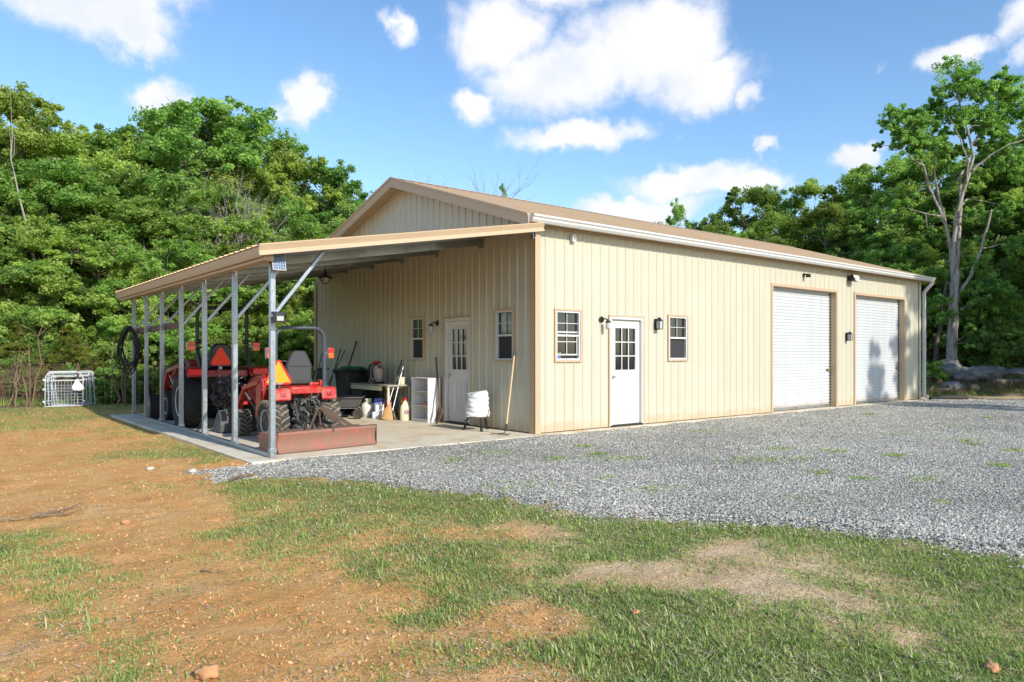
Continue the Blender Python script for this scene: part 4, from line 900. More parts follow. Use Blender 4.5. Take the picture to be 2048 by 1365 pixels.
m = MB(); m.lathe([(.001, 0), (.045, 0), (.05, .02), (.05, .12), (.02, .16), (.018, .18), (.001, .18)], n=14); t = m.build('spray_bottle', 'blue'); t.location = (-.70, 4.55, 0); tag(t, 'small blue and white bottle beside the propane cylinder', 'bottle')
m = MB(); m.lathe([(.001, 0), (.05, 0), (.055, .02), (.055, .13), (.03, .15), (.001, .152)], n=14); t = m.build('paint_tin', 'shelf'); t.location = (-.74, 4.42, 0); tag(t, 'small white tub beside the broom head', 'tub')
m = MB(); m.bar((-.78, 4.33, .02), (-.58, 4.28, .34), .03, .01); tag(m.build('paint_paddle', 'shelf'), 'short pale stick leaning beside the broom', 'stick')
for (dx, dy, dr, mm, nm, lb) in ((-.45, 5.55, .0, 'dplastic', 'storage_tub', 'dark tub in the shade under the far end of the table'), (-.40, 5.12, .2, 'oldwood', 'storage_crate', 'brown crate in the shade under the table')):
    m = MB(); m.add(hull(0, .34, .14, .14, .17, .17), [(0, 3, 2, 1), (4, 5, 6, 7), (0, 1, 5, 4), (1, 2, 6, 5), (2, 3, 7, 6), (3, 0, 4, 7)]); m.bb((-.185, -.185, .335), (.185, .185, .36)); o = m.build(nm, mm, bevel=.012); o.location = (dx, dy, 0); o.rotation_euler = (0, 0, dr); tag(o, lb, 'container')
m = MB()
for i in range(12):
    blob_c = (-.78 - .12 * rnd.random(), 4.35 + .45 * rnd.random(), .006)
    m.box(blob_c, (.03 + .04 * rnd.random(), .02 + .02 * rnd.random(), .008), (Vector((0, 0, 1)), rnd.random() * 3))
tag(m.build('sweepings', 'palestone'), 'light scraps swept up beside the broom', 'debris', kind='stuff')
# brooms
t = thing('straw_broom', 'corn broom with pale straw head standing on the slab, handle leaning on the table', 'broom', (-.76, 3.98, 0))
top = Vector((.50, .10, 1.26))
m = MB(); m.tube([top * .30, top * .55], .012, 8); m.build('handle', 'steel', t)
m = MB(); m.tube([top * .55, top * .999], .014, 8); m.build('grip', 'black', t)
m = MB(); d = top.normalized(); sdv = Vector((.78, -.63, 0)); sdv = (sdv - d * sdv.dot(d)).normalized(); nn = d.cross(sdv)
vs = []
for (q, w, th) in ((.015, .125, .03), (.10, .13, .035), (.22, .095, .032), (.33, .035, .02), (.40, .016, .014)):
    for a in range(12):
        an = a * math.pi / 6; vs.append(d * (q * (1 + (.04 * rnd.random() if q < .05 else 0))) + sdv * (math.cos(an) * w + (.07 if q < .2 else .03)) + nn * math.sin(an) * th)
m.add([Vector((p.x, p.y, max(p.z, .004))) for p in vs], [(i * 12 + j, i * 12 + (j + 1) % 12, (i + 1) * 12 + (j + 1) % 12, (i + 1) * 12 + j) for i in range(4) for j in range(12)] + [tuple(range(12))[::-1], tuple(range(48, 60))]); m.build('bristles', 'straw', t)
t = thing('push_broom', 'grey bristled broom with a steel handle behind the straw broom', 'broom', (-.58, 3.92, 0))
m = MB(); m.tube([(0, 0, .2), (.33, .12, 1.13)], .011, 8); m.build('handle', 'steel', t)
m = MB(); m.add(hull(0, .2, .03, .12, .02, .04), [(0, 3, 2, 1), (4, 5, 6, 7), (0, 1, 5, 4), (1, 2, 6, 5), (2, 3, 7, 6), (3, 0, 4, 7)]); m.build('bristles', 'iron', t, bevel=.006)
m = MB(); m.tube([(-.16, 3.78, 0), (-.06, 3.80, .93)], .012, 8); m.bb((-.085, 3.775, .60), (-.055, 3.825, .88)); tag(m.build('white_trim_stick', 'shelf'), 'narrow white strip leaning on the wall behind the jugs', 'strip')
# bookcase
t = thing('bookcase', 'small white open bookcase turned sideways against the metal wall', 'bookcase', (-.20, 3.22, 0))
for y_ in (-.31, .31):
    m = MB(); m.bb((-.15, y_ - .009, 0), (.15, y_ + .009, .90)); m.build('side_panel', 'shelf', t, bevel=.002)
m = MB(); m.bb((.142, -.30, 0), (.15, .30, .90)); m.build('back_panel', 'shelfin', t)
for z_ in (.05, .33, .62, .891):
    m = MB(); m.bb((-.145, -.3005, z_ - .009), (.1415, .3005, z_ + .009)); m.build('shelf', 'shelf', t, bevel=.002)
m = MB(); m.bb((-.14, -.3005, 0), (-.13, .3005, .04)); m.build('kickboard', 'shelf', t)
m = MB(); m.lathe([(.001, 0), (.07, 0), (.11, .045), (.105, .048), (.065, .01), (.001, .009)], n=20); o = m.build('clay_dish', 'clay'); o.location = (-.26, 3.10, .34); tag(o, 'shallow brown dish on the middle shelf of the bookcase', 'dish')
# shovel
t = thing('shovel', 'round point shovel with a brown wooden handle beside the bookcase', 'shovel', (-.24, 2.62, 0))
m = MB(); m.tube([(.0, .0, .27), (.17, .42, 1.32)], .017, 8); m.build('handle', 'oldwood', t)
m = MB(); vs = []; rows = [(.0, .015), (.03, .05), (.08, .085), (.16, .105), (.26, .105), (.30, .09)]
for (z_, w) in rows:
    for k in range(7): a = (k / 3 - 1); vs.append((-.10 + z_ * .30 + .025 * a * a, a * w, z_ + .004))
m.add(vs, [(i * 7 + j, i * 7 + j + 1, (i + 1) * 7 + j + 1, (i + 1) * 7 + j) for i in range(5) for j in range(6)]); o = m.build('blade', 'rust', t, fix=False, angle=80); q = o.modifiers.new('thickness', 'SOLIDIFY'); q.thickness = .004
m = MB(); m.tube([(-.03, 0, .22), (.015, .035, .36)], [.024, .019], 10); m.build('socket', 'rust', t)
# outdoor cooker with its top wrapped in white plastic
t = thing('outdoor_cooker', 'three-legged burner stand wrapped in white plastic sheeting beside the side door', 'cooker', (-.41, 1.12, 0))
m = MB(); prf = []
Rr = .205
vs = []; NA, NZ = 48, 26
for i in range(NZ):
    z = .25 + .44 * i / (NZ - 1)
    for j in range(NA):
        a = 2 * math.pi * j / NA; f = 1 + .035 * math.sin(z * 75 + 2 * math.sin(a * 2) + a) + .03 * math.sin(a * 5 + z * 20) + .05 * math.sin(a * 2 + z * 9)
        bul = 1.02 - .10 * abs(i / (NZ - 1) - .25); vs.append((Rr * f * bul * math.cos(a), Rr * f * bul * math.sin(a), z + .012 * math.sin(a * 3) * (i > NZ - 4) + .03 * math.cos(a + 1) * (i / NZ)))
k0 = len(vs); vs.append((0, 0, .71))
m.add(vs, [(i * NA + j, i * NA + (j + 1) % NA, (i + 1) * NA + (j + 1) % NA, (i + 1) * NA + j) for i in range(NZ - 1) for j in range(NA)] + [((NZ - 1) * NA + j, (NZ - 1) * NA + (j + 1) % NA, k0) for j in range(NA)]); m.build('plastic_wrap', 'bag', t, angle=60)
m = MB(); m.lathe([(.17, .235), (.21, .235), (.21, .26), (.17, .26)], n=28); m.build('stand_ring', 'rust', t)
for a in (R(250), R(10), R(130)):
    m = MB(); c, s_ = math.cos(a), math.sin(a); m.bar((c * .19, s_ * .19, .25), (c * .25, s_ * .25, .006), .036, .034); m.box((c * .26, s_ * .26, .006), (.05, .04, .01)); m.build('leg', 'black', t, bevel=.003)
m = MB(); m.tube([(-.15, -.05, .24), (-.20, .08, .16), (-.14, .2, .12), (-.05, .22, .18), (0, .12, .22)], .009, 7); m.cyl((-.19, .1, .20), (-.19, .1, .25), .022, 10); m.build('gas_hose', 'galv', t)
# garden cultivator with long pale handle
t = thing('garden_rake', 'tined hand cultivator with a long pale wooden handle leaning by the corner', 'cultivator', (-.46, .24, 0))
m = MB(); m.tube([(.03, .01, .17), (.37, .22, 1.36)], .016, 10); m.build('handle', 'wood', t)
m = MB(); m.tube([(.367, .217, 1.35), (.40, .238, 1.46)], .019, 10); m.tube([(.03, .01, .18), (-.0, -.0, .06)], .018, 10); m.build('ferrule', 'black', t)
m = MB(); m.tube([(0, 0, .08), (-.02, .02, .03), (-.06, .14, .015), (-.10, .17, .012), (-.20, .16, .01)], .006, 6); m.tube([(0, 0, .08), (-.03, -.01, .03), (-.08, -.17, .015), (-.05, -.2, .05)], .006, 6); m.tube([(0, 0, .07), (-.05, 0, .02), (-.17, .01, .01)], .006, 6); m.tube([(-.06, .14, .015), (-.08, -.17, .015)], .005, 6); m.build('tines', 'iron', t)
# ------------------------------------------------------------------ tractors (local: +y forward, origin on the ground under the rear axle)
def make_wheel(parent, x, y, r, w, rimr, side, tyre_m, lugs, dusty):
    wh = MB(); prf = [(.001, -.02), (rimr * .35, -.03), (rimr * .45, .03), (rimr * .85, .05), (rimr, .02 + w * .22), (rimr + .006, w * .44), (rimr - .01, w * .44), (rimr * .82, .08), (rimr * .5, .06), (rimr * .3, .06), (.001, .06)]
    wh.lathe([(a, b * side) for a, b in prf], (x, y, r), 'x', 28)
    for k in range(6): a = k * math.pi / 3; wh.cyl((x + side * .055, y + math.cos(a) * rimr * .3, r + math.sin(a) * rimr * .3), (x + side * .08, y + math.cos(a) * rimr * .3, r + math.sin(a) * rimr * .3), .012, 6)
    wo = wh.build('wheel', 'rim', parent)
    ty = MB(); h = w / 2
    ty.lathe([(rimr, -h * .8), (rimr + .02, -h * .9), (r * .80, -h * 1.02), (r * .90, -h * .98), (r * .945, -h * .8), (r * .955, 0), (r * .945, h * .8), (r * .90, h * .98), (r * .80, h * 1.02), (rimr + .02, h * .9), (rimr, h * .8)], (x, y, r), 'x', 40)
    to = ty.build('tyre', tyre_m[0], wo, angle=50)
    lg = MB(); lw = .032 * r / .33
    for k in range(lugs):
        for s in (-1, 1):
            a0 = 2 * math.pi * (k + (.5 if s > 0 else 0)) / lugs; pts = [(s * -.02 * 0, a0, .0), (s * h * .45, a0 - .16 * .9, 0), (s * h * .95, a0 - .26, 0), (s * h * 1.05, a0 - .27, -.13)]
            vs = []
            for (xx, a, dr) in pts:
                for (da, rr) in ((-lw / r / 1.6, .93), (-lw / r / 2.2, 1.0), (lw / r / 2.2, 1.0), (lw / r / 1.6, .93)):
                    q = r * (rr + dr); vs.append((x + xx, y + q * math.cos(a + da), r + q * math.sin(a + da)))
            lg.add(vs, [(i * 4 + j, i * 4 + j + 1, i * 4 + 4 + j + 1, i * 4 + 4 + j) for i in range(3) for j in range(3)] + [(0, 3, 2, 1), (12, 13, 14, 15)])
    lg.build('tread', tyre_m[1], wo, angle=30)
    return wo
def rops(parent, hw, y0, z0, ztop, r, mt, rad=.16, bend=0.):
    pts = [(-hw, y0, z0)]
    if bend: pts += [(-hw, y0 - .02, z0 + .14), (-hw, y0 + bend, z0 + .42), (-hw, y0 + bend, z0 + .55)]
    yy = y0 + bend
    pts += [(-hw - 0, yy, ztop - rad)] + [(-hw + rad - rad * math.cos(R(a)), yy, ztop - rad + rad * math.sin(R(a))) for a in (22, 45, 68, 90)]
    pts += [(-p[0], p[1], p[2]) for p in pts[::-1]]
    m = MB(); m.tube(pts, r, 10); return m.build('roll_bar', mt, parent)
def smv(parent, c, s, lean=0.):
    def tri(k, cut, y):
        h = k * s; a = [Vector((0, 0, h * .667)), Vector((h * .577, 0, -h * .333)), Vector((-h * .577, 0, -h * .333))]; out = []
        for i in range(3):
            p, q, n = a[i], a[i - 1], a[(i + 1) % 3]; out += [p.lerp(q, cut), p.lerp(n, cut)]
        return [(c[0] + v.x, c[1] + y, c[2] + v.z) for v in out]
    m = MB(); a = tri(1.22, .13, 0); b = tri(1.22, .13, -.006); m.add(a + b, [tuple(range(6)), tuple(range(6, 12))[::-1]] + [(i, (i + 1) % 6, 6 + (i + 1) % 6, 6 + i) for i in range(6)]); o = m.build('slow_vehicle_sign', 'reflred', parent)
    m = MB(); a = tri(.96, .015, -.0065); b = tri(.96, .015, -.0085); m.add(a + b, [tuple(range(6)), tuple(range(6, 12))[::-1]] + [(i, (i + 1) % 6, 6 + (i + 1) % 6, 6 + i) for i in range(6)]); m.build('fluorescent_triangle', 'orange' if s > .31 else 'orangered', o)
    return o
def taillamp(parent, x, y, z, sx, w=.085, h=.16):
    m = MB(); m.bb((x - w / 2, y - .01, z - h / 2), (x + w / 2, y + .07, z + h / 2)); m.bar((x, y + .03, z), (x - sx * .12, y + .05, z), .025); o = m.build('tail_lamp', 'galv' if w > .08 else 'dplastic', parent, bevel=.006)
    m = MB(); m.bb((x - w / 2 + .004, y - .035, z + .006), (x + w / 2 - .004, y - .011, z + h / 2 - .004)); m.build('red_lens', 'redlens', o, bevel=.006)
    m = MB(); m.bb((x - w / 2 + .004, y - .035, z - h / 2 + .004), (x + w / 2 - .004, y - .011, z)); m.build('amber_lens', 'amber', o, bevel=.006)
def clutter(parent, n, x0, x1, y0, y1, z0, z1, seed, name='transmission'):
    q = random.Random(seed); m = MB(); m.bb((x0 * .5, y0 + .05, z0 + .06), (x1 * .5, y1, z1 - .05)); m.cyl((x0, (y0 + y1) / 2 + .1, z0 + .14), (x1, (y0 + y1) / 2 + .1, z0 + .14), .07, 12)
    for i in range(n):
        c = (q.uniform(x0, x1) * .8, y0 + q.uniform(-.02, .08), q.uniform(z0, z1)); m.box(c, (q.uniform(.02, .11), q.uniform(.03, .09), q.uniform(.02, .12)), (Vector((q.random(), q.random(), q.random() + .1)).normalized(), q.uniform(-.5, .5)))
        if i % 2: m.cyl(c, (c[0] + q.uniform(-.12, .12), c[1] - .04, c[2] + q.uniform(-.1, .1)), q.uniform(.008, .022), 8)
    m.build(name, 'iron', parent, bevel=.003)
    m = MB()
    for i in range(n // 3):
        c = (q.uniform(x0, x1) * .8, y0 - .03, q.uniform(z0, z1)); m.cyl(c, (c[0], c[1] - .03, c[2]), q.uniform(.006, .014), 8)
        if i % 3 == 0: m.tube([c, (c[0] + .05, c[1] - .06, c[2] + .03), (c[0] + .08, c[1] - .02, c[2] - .06)], .006, 6)
    m.build('fitting', 'steel', parent)
    for i in range(5):
        c = (q.uniform(x0, x1) * .6, y0, z1 - .05); m = MB(); m.tube([c, (c[0] + q.uniform(-.1, .1), y0 - .08, c[2] - .1), (c[0] + q.uniform(-.15, .15), y0 - .05, z0 + .1), (c[0], y0 + .1, z0 + .05)], .009, 6); m.build('hydraulic_hose', 'rubber', parent)
def link_arms(parent, hw, y, z, l=.5):
    for s in (-1, 1):
        m = MB(); m.bar((s * hw * .7, y + .1, z), (s * hw, y - l, z - .05), .02, .05); m.bar((s * hw * .75, y - .02, z + .32), (s * hw * .95, y - l * .6, z - .02), .025); m.cyl((s * hw * .95, y - l * .6, z), (s * hw * .9, y - l * .4, z + .15), .022, 8)
        m.bar((s * hw * .5, y, z + .3), (s * hw * .78, y - .06, z + .33), .035); m.build('lift_arm', 'iron', parent)
def fender(parent, x0, x1, y, r, z, zt, mt, mark=True):
    m = MB(); a = []; k = 10
    out = [(y - .05, z - .0), (y - .06, zt - .03)] ; t = .02
    prof_o = [(y - r * .98, z), (y - r * .90, zt - .05), (y - r * .80, zt), (y + r * .35, zt), (y + r * .75, zt - .14), (y + r * 1.05, z - .06)]
    prof_i = [(q - .0 + (.025 if i < 3 else -.02), w - .022) for i, (q, w) in enumerate(prof_o)]
    m.prism(prof_o + prof_i[::-1], x0, x1, 'yz'); f = m.build('fender', mt, parent, bevel=.01)
    if mark:
        xc = (x0 + x1) / 2; m = MB(); yq = y - r * .955
        m.bar((xc - .03, yq - .006, z + .05), (xc - .03, yq + .006, z + .11), .014, .01); m.bar((xc, yq - .005, z + .05), (xc, yq + .004, z + .09), .014, .01); m.bar((xc + .03, yq - .006, z + .05), (xc + .03, yq + .006, z + .11), .014, .01); m.bar((xc - .03, yq - .005, z + .055), (xc + .03, yq - .005, z + .055), .012, .012); m.build('emblem', 'darkred', f)
    return f

# near sub-compact tractor
t2 = thing('compact_tractor', 'small red tractor nearest the camera, grey roll bar and orange triangle, box blade behind', 'tractor', (-3.58, 1.58, 0), R(0))
for s in (-1, 1):
    make_wheel(t2, s * .425, 0, .335, .30, .185, s, ('dustyside', 'dusty'), 19, True)
    make_wheel(t2, s * .46, 1.32, .225, .20, .12, s, ('dustyside', 'dusty'), 17, True)
    fender(t2, .25 if s > 0 else -.50, .50 if s > 0 else -.25, 0, .31, .68, .86, 'red')
m = MB(); m.bb((-.26, -.24, .845), (.26, .34, .885)); m.bb((-.255, -.28, .76), (.255, -.235, .875)); m.bb((-.33, .34, .52), (.33, .95, .56)); m.build('platform', 'red', t2, bevel=.02)
clutter(t2, 46, -.26, .26, -.22, .6, .22, .74, 5); link_arms(t2, .24, -.22, .36, .5)
m = MB(); m.bb((-.14, -.1, .3), (.14, 1.5, .52)); m.bar((-.42, 1.32, .225), (.42, 1.32, .225), .08); m.bb((-.10, 1.5, .30), (.1, 1.7, .5)); m.build('chassis', 'iron', t2)
m = MB(); m.prism([(.92, .52), (.90, .98), (1.05, 1.04), (1.55, .97), (1.74, .86), (1.78, .52)], -.25, .25, 'yz'); hd = m.build('hood', 'red', t2, bevel=.03)
for s in (-1, 1):
    m = MB(); m.bar((s * .254, 1.0, .84), (s * .254, 1.5, .84), .006, .05, (0, 0, 1)); m.build('side_decal', 'shelf', hd)
m = MB(); m.prism([(.0, .90), (.05, .88), (.42, .90), (.46, .94), (.44, .99), (.14, .98), (.06, 1.0), (.02, 1.0)], -.235, .235, 'yz'); st = m.build('seat', 'seat', t2, bevel=.03)
m = MB(); pr = [(-.18, .90), (.18, .90), (.205, 1.0), (.21, 1.20), (.185, 1.27), (.12, 1.40), (.08, 1.44), (-.08, 1.44), (-.12, 1.40), (-.185, 1.27), (-.21, 1.20), (-.205, 1.0)]
m.prism(pr, -.02, .08, 'xz'); o = m.build('seat_back', 'seat', st, bevel=.03)
m = MB(); m.bb((-.175, -.026, 1.185), (.175, -.016, 1.197)); m.bb((-.16, -.024, .955), (.16, -.017, .963)); m.build('seam', 'black', st)
rops(t2, .40, -.04, .84, 1.80, .032, 'ropsgrey', .17)
m = MB()
for s in (-1, 1): m.bb((s * .40 - .05, -.11, .62), (s * .40 + .05, .03, .88))
m.build('roll_bar_mount', 'ropsgrey', t2, bevel=.006)
for s in (-1, 1): taillamp(t2, s * .50, -.06, 1.40, s, .10, .17)
smv(t2, (-.47, -.34, 1.06), .345)
m = MB(); m.bar((-.43, -.33, 1.0), (-.43, -.26, .84), .02); m.bb((-.50, -.350, .925), (-.40, -.343, .945)); m.build('sign_bracket', 'galv', t2)
m = MB(); m.tube([(.26, .1, .87), (.28, .06, 1.05), (.27, .0, 1.08)], .012, 8); m.lathe([(.001, 0), (.03, .01), (.035, .03), (.02, .05), (.001, .055)], (.27, .0, 1.06), 'z', 12); m.tube([(.31, .2, .87), (.33, .18, 1.0)], .01, 8); m.build('control_lever', 'black', t2)
m = MB(); m.bb((.17, .0, .885), (.36, .3, .93)); m.bb((.33, -.05, .86), (.37, .1, .96)); m.build('lever_console', 'red', t2, bevel=.01)
m = MB(); m.tube([(0, .92, .95), (0, .66, 1.10)], .02, 8); m.tube([(.17 * math.cos(a), .64 + .07 * math.sin(a), 1.12 + .15 * math.sin(a)) for a in np.linspace(0, 6.283, 21)[:-1]], .014, 8, True); m.bar((-.16, .64, 1.12), (.16, .64, 1.12), .02); m.build('steering_wheel', 'black', t2)
def loader(tr, hw, yp, zp, yk, zk, yb, arm_m, bw, bh, bucket_m, width=.09):
    for s in (-1, 1):
        m = MB(); m.prism([(yp - .09, .34), (yp + .14, .34), (yp + .10, zp - .05), (yp + .05, zp + .06), (yp - .06, zp + .06), (yp - .10, zp - .1)], s * hw - .035, s * hw + .035, 'yz'); m.build('loader_tower', arm_m, tr, bevel=.008)
        m = MB(); m.bar((s * hw, yp, zp), (s * hw, yk, zk), .075, width + .03, (1, 0, 0)); m.bar((s * hw, yk - .03, zk + .01), (s * hw, yb, .26), .07, width, (1, 0, 0)); m.cyl((s * hw - .06, yp, zp), (s * hw + .06, yp, zp), .035, 12); ar = m.build('loader_arm', arm_m, tr, bevel=.008)
        m = MB(); m.bar((s * (hw + .037), yp + .1, zp + .005), (s * (hw + .037), yk - .15, zk + .015), .004, .035, (1, 0, 0)); m.build('arm_decal', 'shelf', ar)
        m = MB(); m.cyl((s * hw, yp + .06, .42), (s * hw, (yp + yk) / 2 + .05, (zk + .42) / 2), .028, 10); m.build('lift_cylinder', 'black', tr)
        m = MB(); m.cyl((s * hw, (yp + yk) / 2, (zk + .42) / 2 - .03), (s * hw, yk - .02, zk - .06), .016, 10); m.cyl((s * hw, yk, zk + .06), (s * hw, yb + .02, .42), .02, 8); m.build('cylinder_rod', 'steel', tr)
        m = MB(); m.tube([(s * (hw - .05), yp - .06, zp), (s * (hw - .06), yp + .1, zp + .1), (s * (hw - .04), (yp + yk) / 2, zp + .12), (s * (hw - .05), yk, zk + .1)], .010, 6); m.build('hydraulic_hose', 'rubber', tr)
    m = MB(); m.cyl((-hw, (yk + yb) / 2, (zk + .26) / 2), (hw, (yk + yb) / 2, (zk + .26) / 2), .035, 10); m.build('cross_tube', arm_m, tr)
    m = MB(); o_ = [(yb, .02), (yb - .02, .12), (yb - .01, bh * .7), (yb + .06, bh), (yb + .10, bh), (yb + .03, bh * .68), (yb + .03, .10), (yb + .08, .045), (yb + .46, .02), (yb + .46, .005)]
    m.prism(o_, -bw, bw, 'yz'); bk = m.build('bucket', bucket_m, tr, angle=30)
    for s in (-1, 1):
        m = MB(); m.prism([(yb + .0, .02), (yb - .015, bh * .7), (yb + .07, bh), (yb + .16, bh - .04), (yb + .44, .06), (yb + .46, .005)], s * bw - .006 + s * .006, s * bw + .006 + s * .006, 'yz'); m.build('side_plate', bucket_m, bk)
        m = MB(); m.bb((s * hw - .05, yb - .10, .10), (s * hw + .05, yb - .01, .34)); m.build('bucket_ear', 'iron', bk, bevel=.004)
    m = MB(); m.cyl((-bw * .6, yb - .04, .2), (bw * .6, yb - .04, .2), .03, 10); m.build('torsion_tube', 'steel', bk)
    return bk
loader(t2, .40, .62, .93, 1.35, .80, 1.88, 'red', .64, .40, 'greyplastic')

# far tractor, larger
t1 = thing('farm_tractor', 'larger red tractor farther under the roof, tall black roll bar and red triangle', 'tractor', (-3.79, 4.92, 0), R(0))
for s in (-1, 1):
    make_wheel(t1, s * .60, 0, .50, .33, .28, s, ('rubber', 'rubber'), 21, False)
    make_wheel(t1, s * .44, 1.85, .305, .24, .17, s, ('rubber', 'rubber'), 18, False)
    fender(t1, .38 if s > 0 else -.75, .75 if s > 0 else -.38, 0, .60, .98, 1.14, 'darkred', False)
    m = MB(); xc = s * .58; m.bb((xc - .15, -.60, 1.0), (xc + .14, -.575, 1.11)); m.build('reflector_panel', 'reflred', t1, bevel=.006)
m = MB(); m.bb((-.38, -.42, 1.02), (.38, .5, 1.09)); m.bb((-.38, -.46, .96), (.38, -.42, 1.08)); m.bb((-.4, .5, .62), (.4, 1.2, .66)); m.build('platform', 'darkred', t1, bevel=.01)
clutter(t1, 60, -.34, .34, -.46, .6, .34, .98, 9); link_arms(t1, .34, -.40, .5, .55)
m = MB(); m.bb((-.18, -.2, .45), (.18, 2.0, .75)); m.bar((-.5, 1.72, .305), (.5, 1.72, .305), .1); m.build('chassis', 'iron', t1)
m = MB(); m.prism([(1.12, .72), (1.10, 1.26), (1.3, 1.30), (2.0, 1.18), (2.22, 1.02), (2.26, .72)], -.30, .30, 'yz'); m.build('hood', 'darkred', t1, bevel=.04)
m = MB(); m.prism([(-.1, 1.09), (.42, 1.09), (.46, 1.17), (.1, 1.18), (-.1, 1.19)], -.25, .25, 'yz'); st = m.build('seat', 'black', t1, bevel=.03)
m = MB(); m.prism([(-.22, 1.12), (.22, 1.12), (.24, 1.35), (.19, 1.52), (.1, 1.59), (-.1, 1.59), (-.19, 1.52), (-.24, 1.35)], -.14, -.04, 'xz'); m.build('seat_back', 'black', st, bevel=.03)
rops(t1, .46, -.28, 1.05, 2.26, .034, 'black', .12, bend=.14)
m = MB()
for s in (-1, 1): m.cyl((s * .44 - .05, -.14, 1.62), (s * .44 + .05, -.14, 1.62), .045, 12)
m.build('roll_bar_hinge', 'black', t1)
for s in (-1, 1): taillamp(t1, s * .60, -.26, 1.53, s, .14, .17)
smv(t1, (-.19, -.66, 1.30), .30 + .004)
m = MB(); m.bar((-.19, -.65, 1.2), (-.19, -.5, 1.04), .025); m.cyl((-.19, -.665, 1.13), (-.19, -.64, 1.13), .03, 8); m.build('sign_bracket', 'galv', t1)
m = MB(); m.tube([(0, 1.1, 1.22), (0, .8, 1.36)], .02, 8); m.tube([(.2 * math.cos(a), .78 + .08 * math.sin(a), 1.38 + .17 * math.sin(a)) for a in np.linspace(0, 6.283, 21)[:-1]], .015, 8, True); m.build('steering_wheel', 'black', t1)
bk = loader(t1, .50, .78, 1.16, 1.75, 1.02, 2.32, 'darkred', .72, .52, 'black', .11)
m = MB(); m.bb((-.742, 2.38, .28), (-.738, 2.47, .42)); m.build('sticker', 'shelf', bk)
# ------------------------------------------------------------------ vegetation
def leaves(cent, rad, per, size, seed, flat=.62, up=.55, cz=None, aspect=.55, shell=.5):
    g = np.random.default_rng(seed); nc = len(cent); n = nc * per; ci = np.repeat(np.arange(nc), per)
    d = g.normal(0, 1, (n, 3)); d /= np.linalg.norm(d, axis=1)[:, None]; r = (shell + (1 - shell) * g.random(n)) ** .6
    r = np.where(g.random(n) < .12, r * 1.25, r)
    off = d * r[:, None] * rad[ci][:, None]; off[:, 2] *= flat
    P = cent[ci] + off
    mid = cent.mean(0) if cz is None else cz
    out = P - mid; out /= np.linalg.norm(out, axis=1)[:, None] + 1e-6
    nrm = g.normal(0, 1, (n, 3)) * .55 + d * .35 + out * .35; nrm[:, 2] += up; nrm /= np.linalg.norm(nrm, axis=1)[:, None]
    a = np.cross(nrm, g.normal(0, 1, (n, 3))); a /= np.linalg.norm(a, axis=1)[:, None] + 1e-9; b = np.cross(nrm, a)
    s = size * g.uniform(.6, 1.35, n)[:, None]
    q = nrm * s * .18
    V = np.stack([P - a * s, P - b * s * aspect + q, P + a * s, P + b * s * aspect + q], 1).reshape(-1, 3)
    F = np.arange(n * 4).reshape(n, 4)
    F = np.concatenate([F[:, [0, 1, 2]], F[:, [0, 2, 3]]])
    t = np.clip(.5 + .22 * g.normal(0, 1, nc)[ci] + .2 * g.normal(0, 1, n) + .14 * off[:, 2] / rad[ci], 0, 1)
    return V, F, np.repeat(t, 4)
def limb(p0, p1, sag, g, k=5):
    p0 = np.array(p0, float); p1 = np.array(p1, float); L = np.linalg.norm(p1 - p0); pts = []
    for i in range(k + 1):
        t = i / k; p = p0 * (1 - t) + p1 * t; p[2] += sag * L * math.sin(math.pi * t) ; p += g.normal(0, .028 * L, 3) * (0 < i < k); pts.append(tuple(p))
    return pts
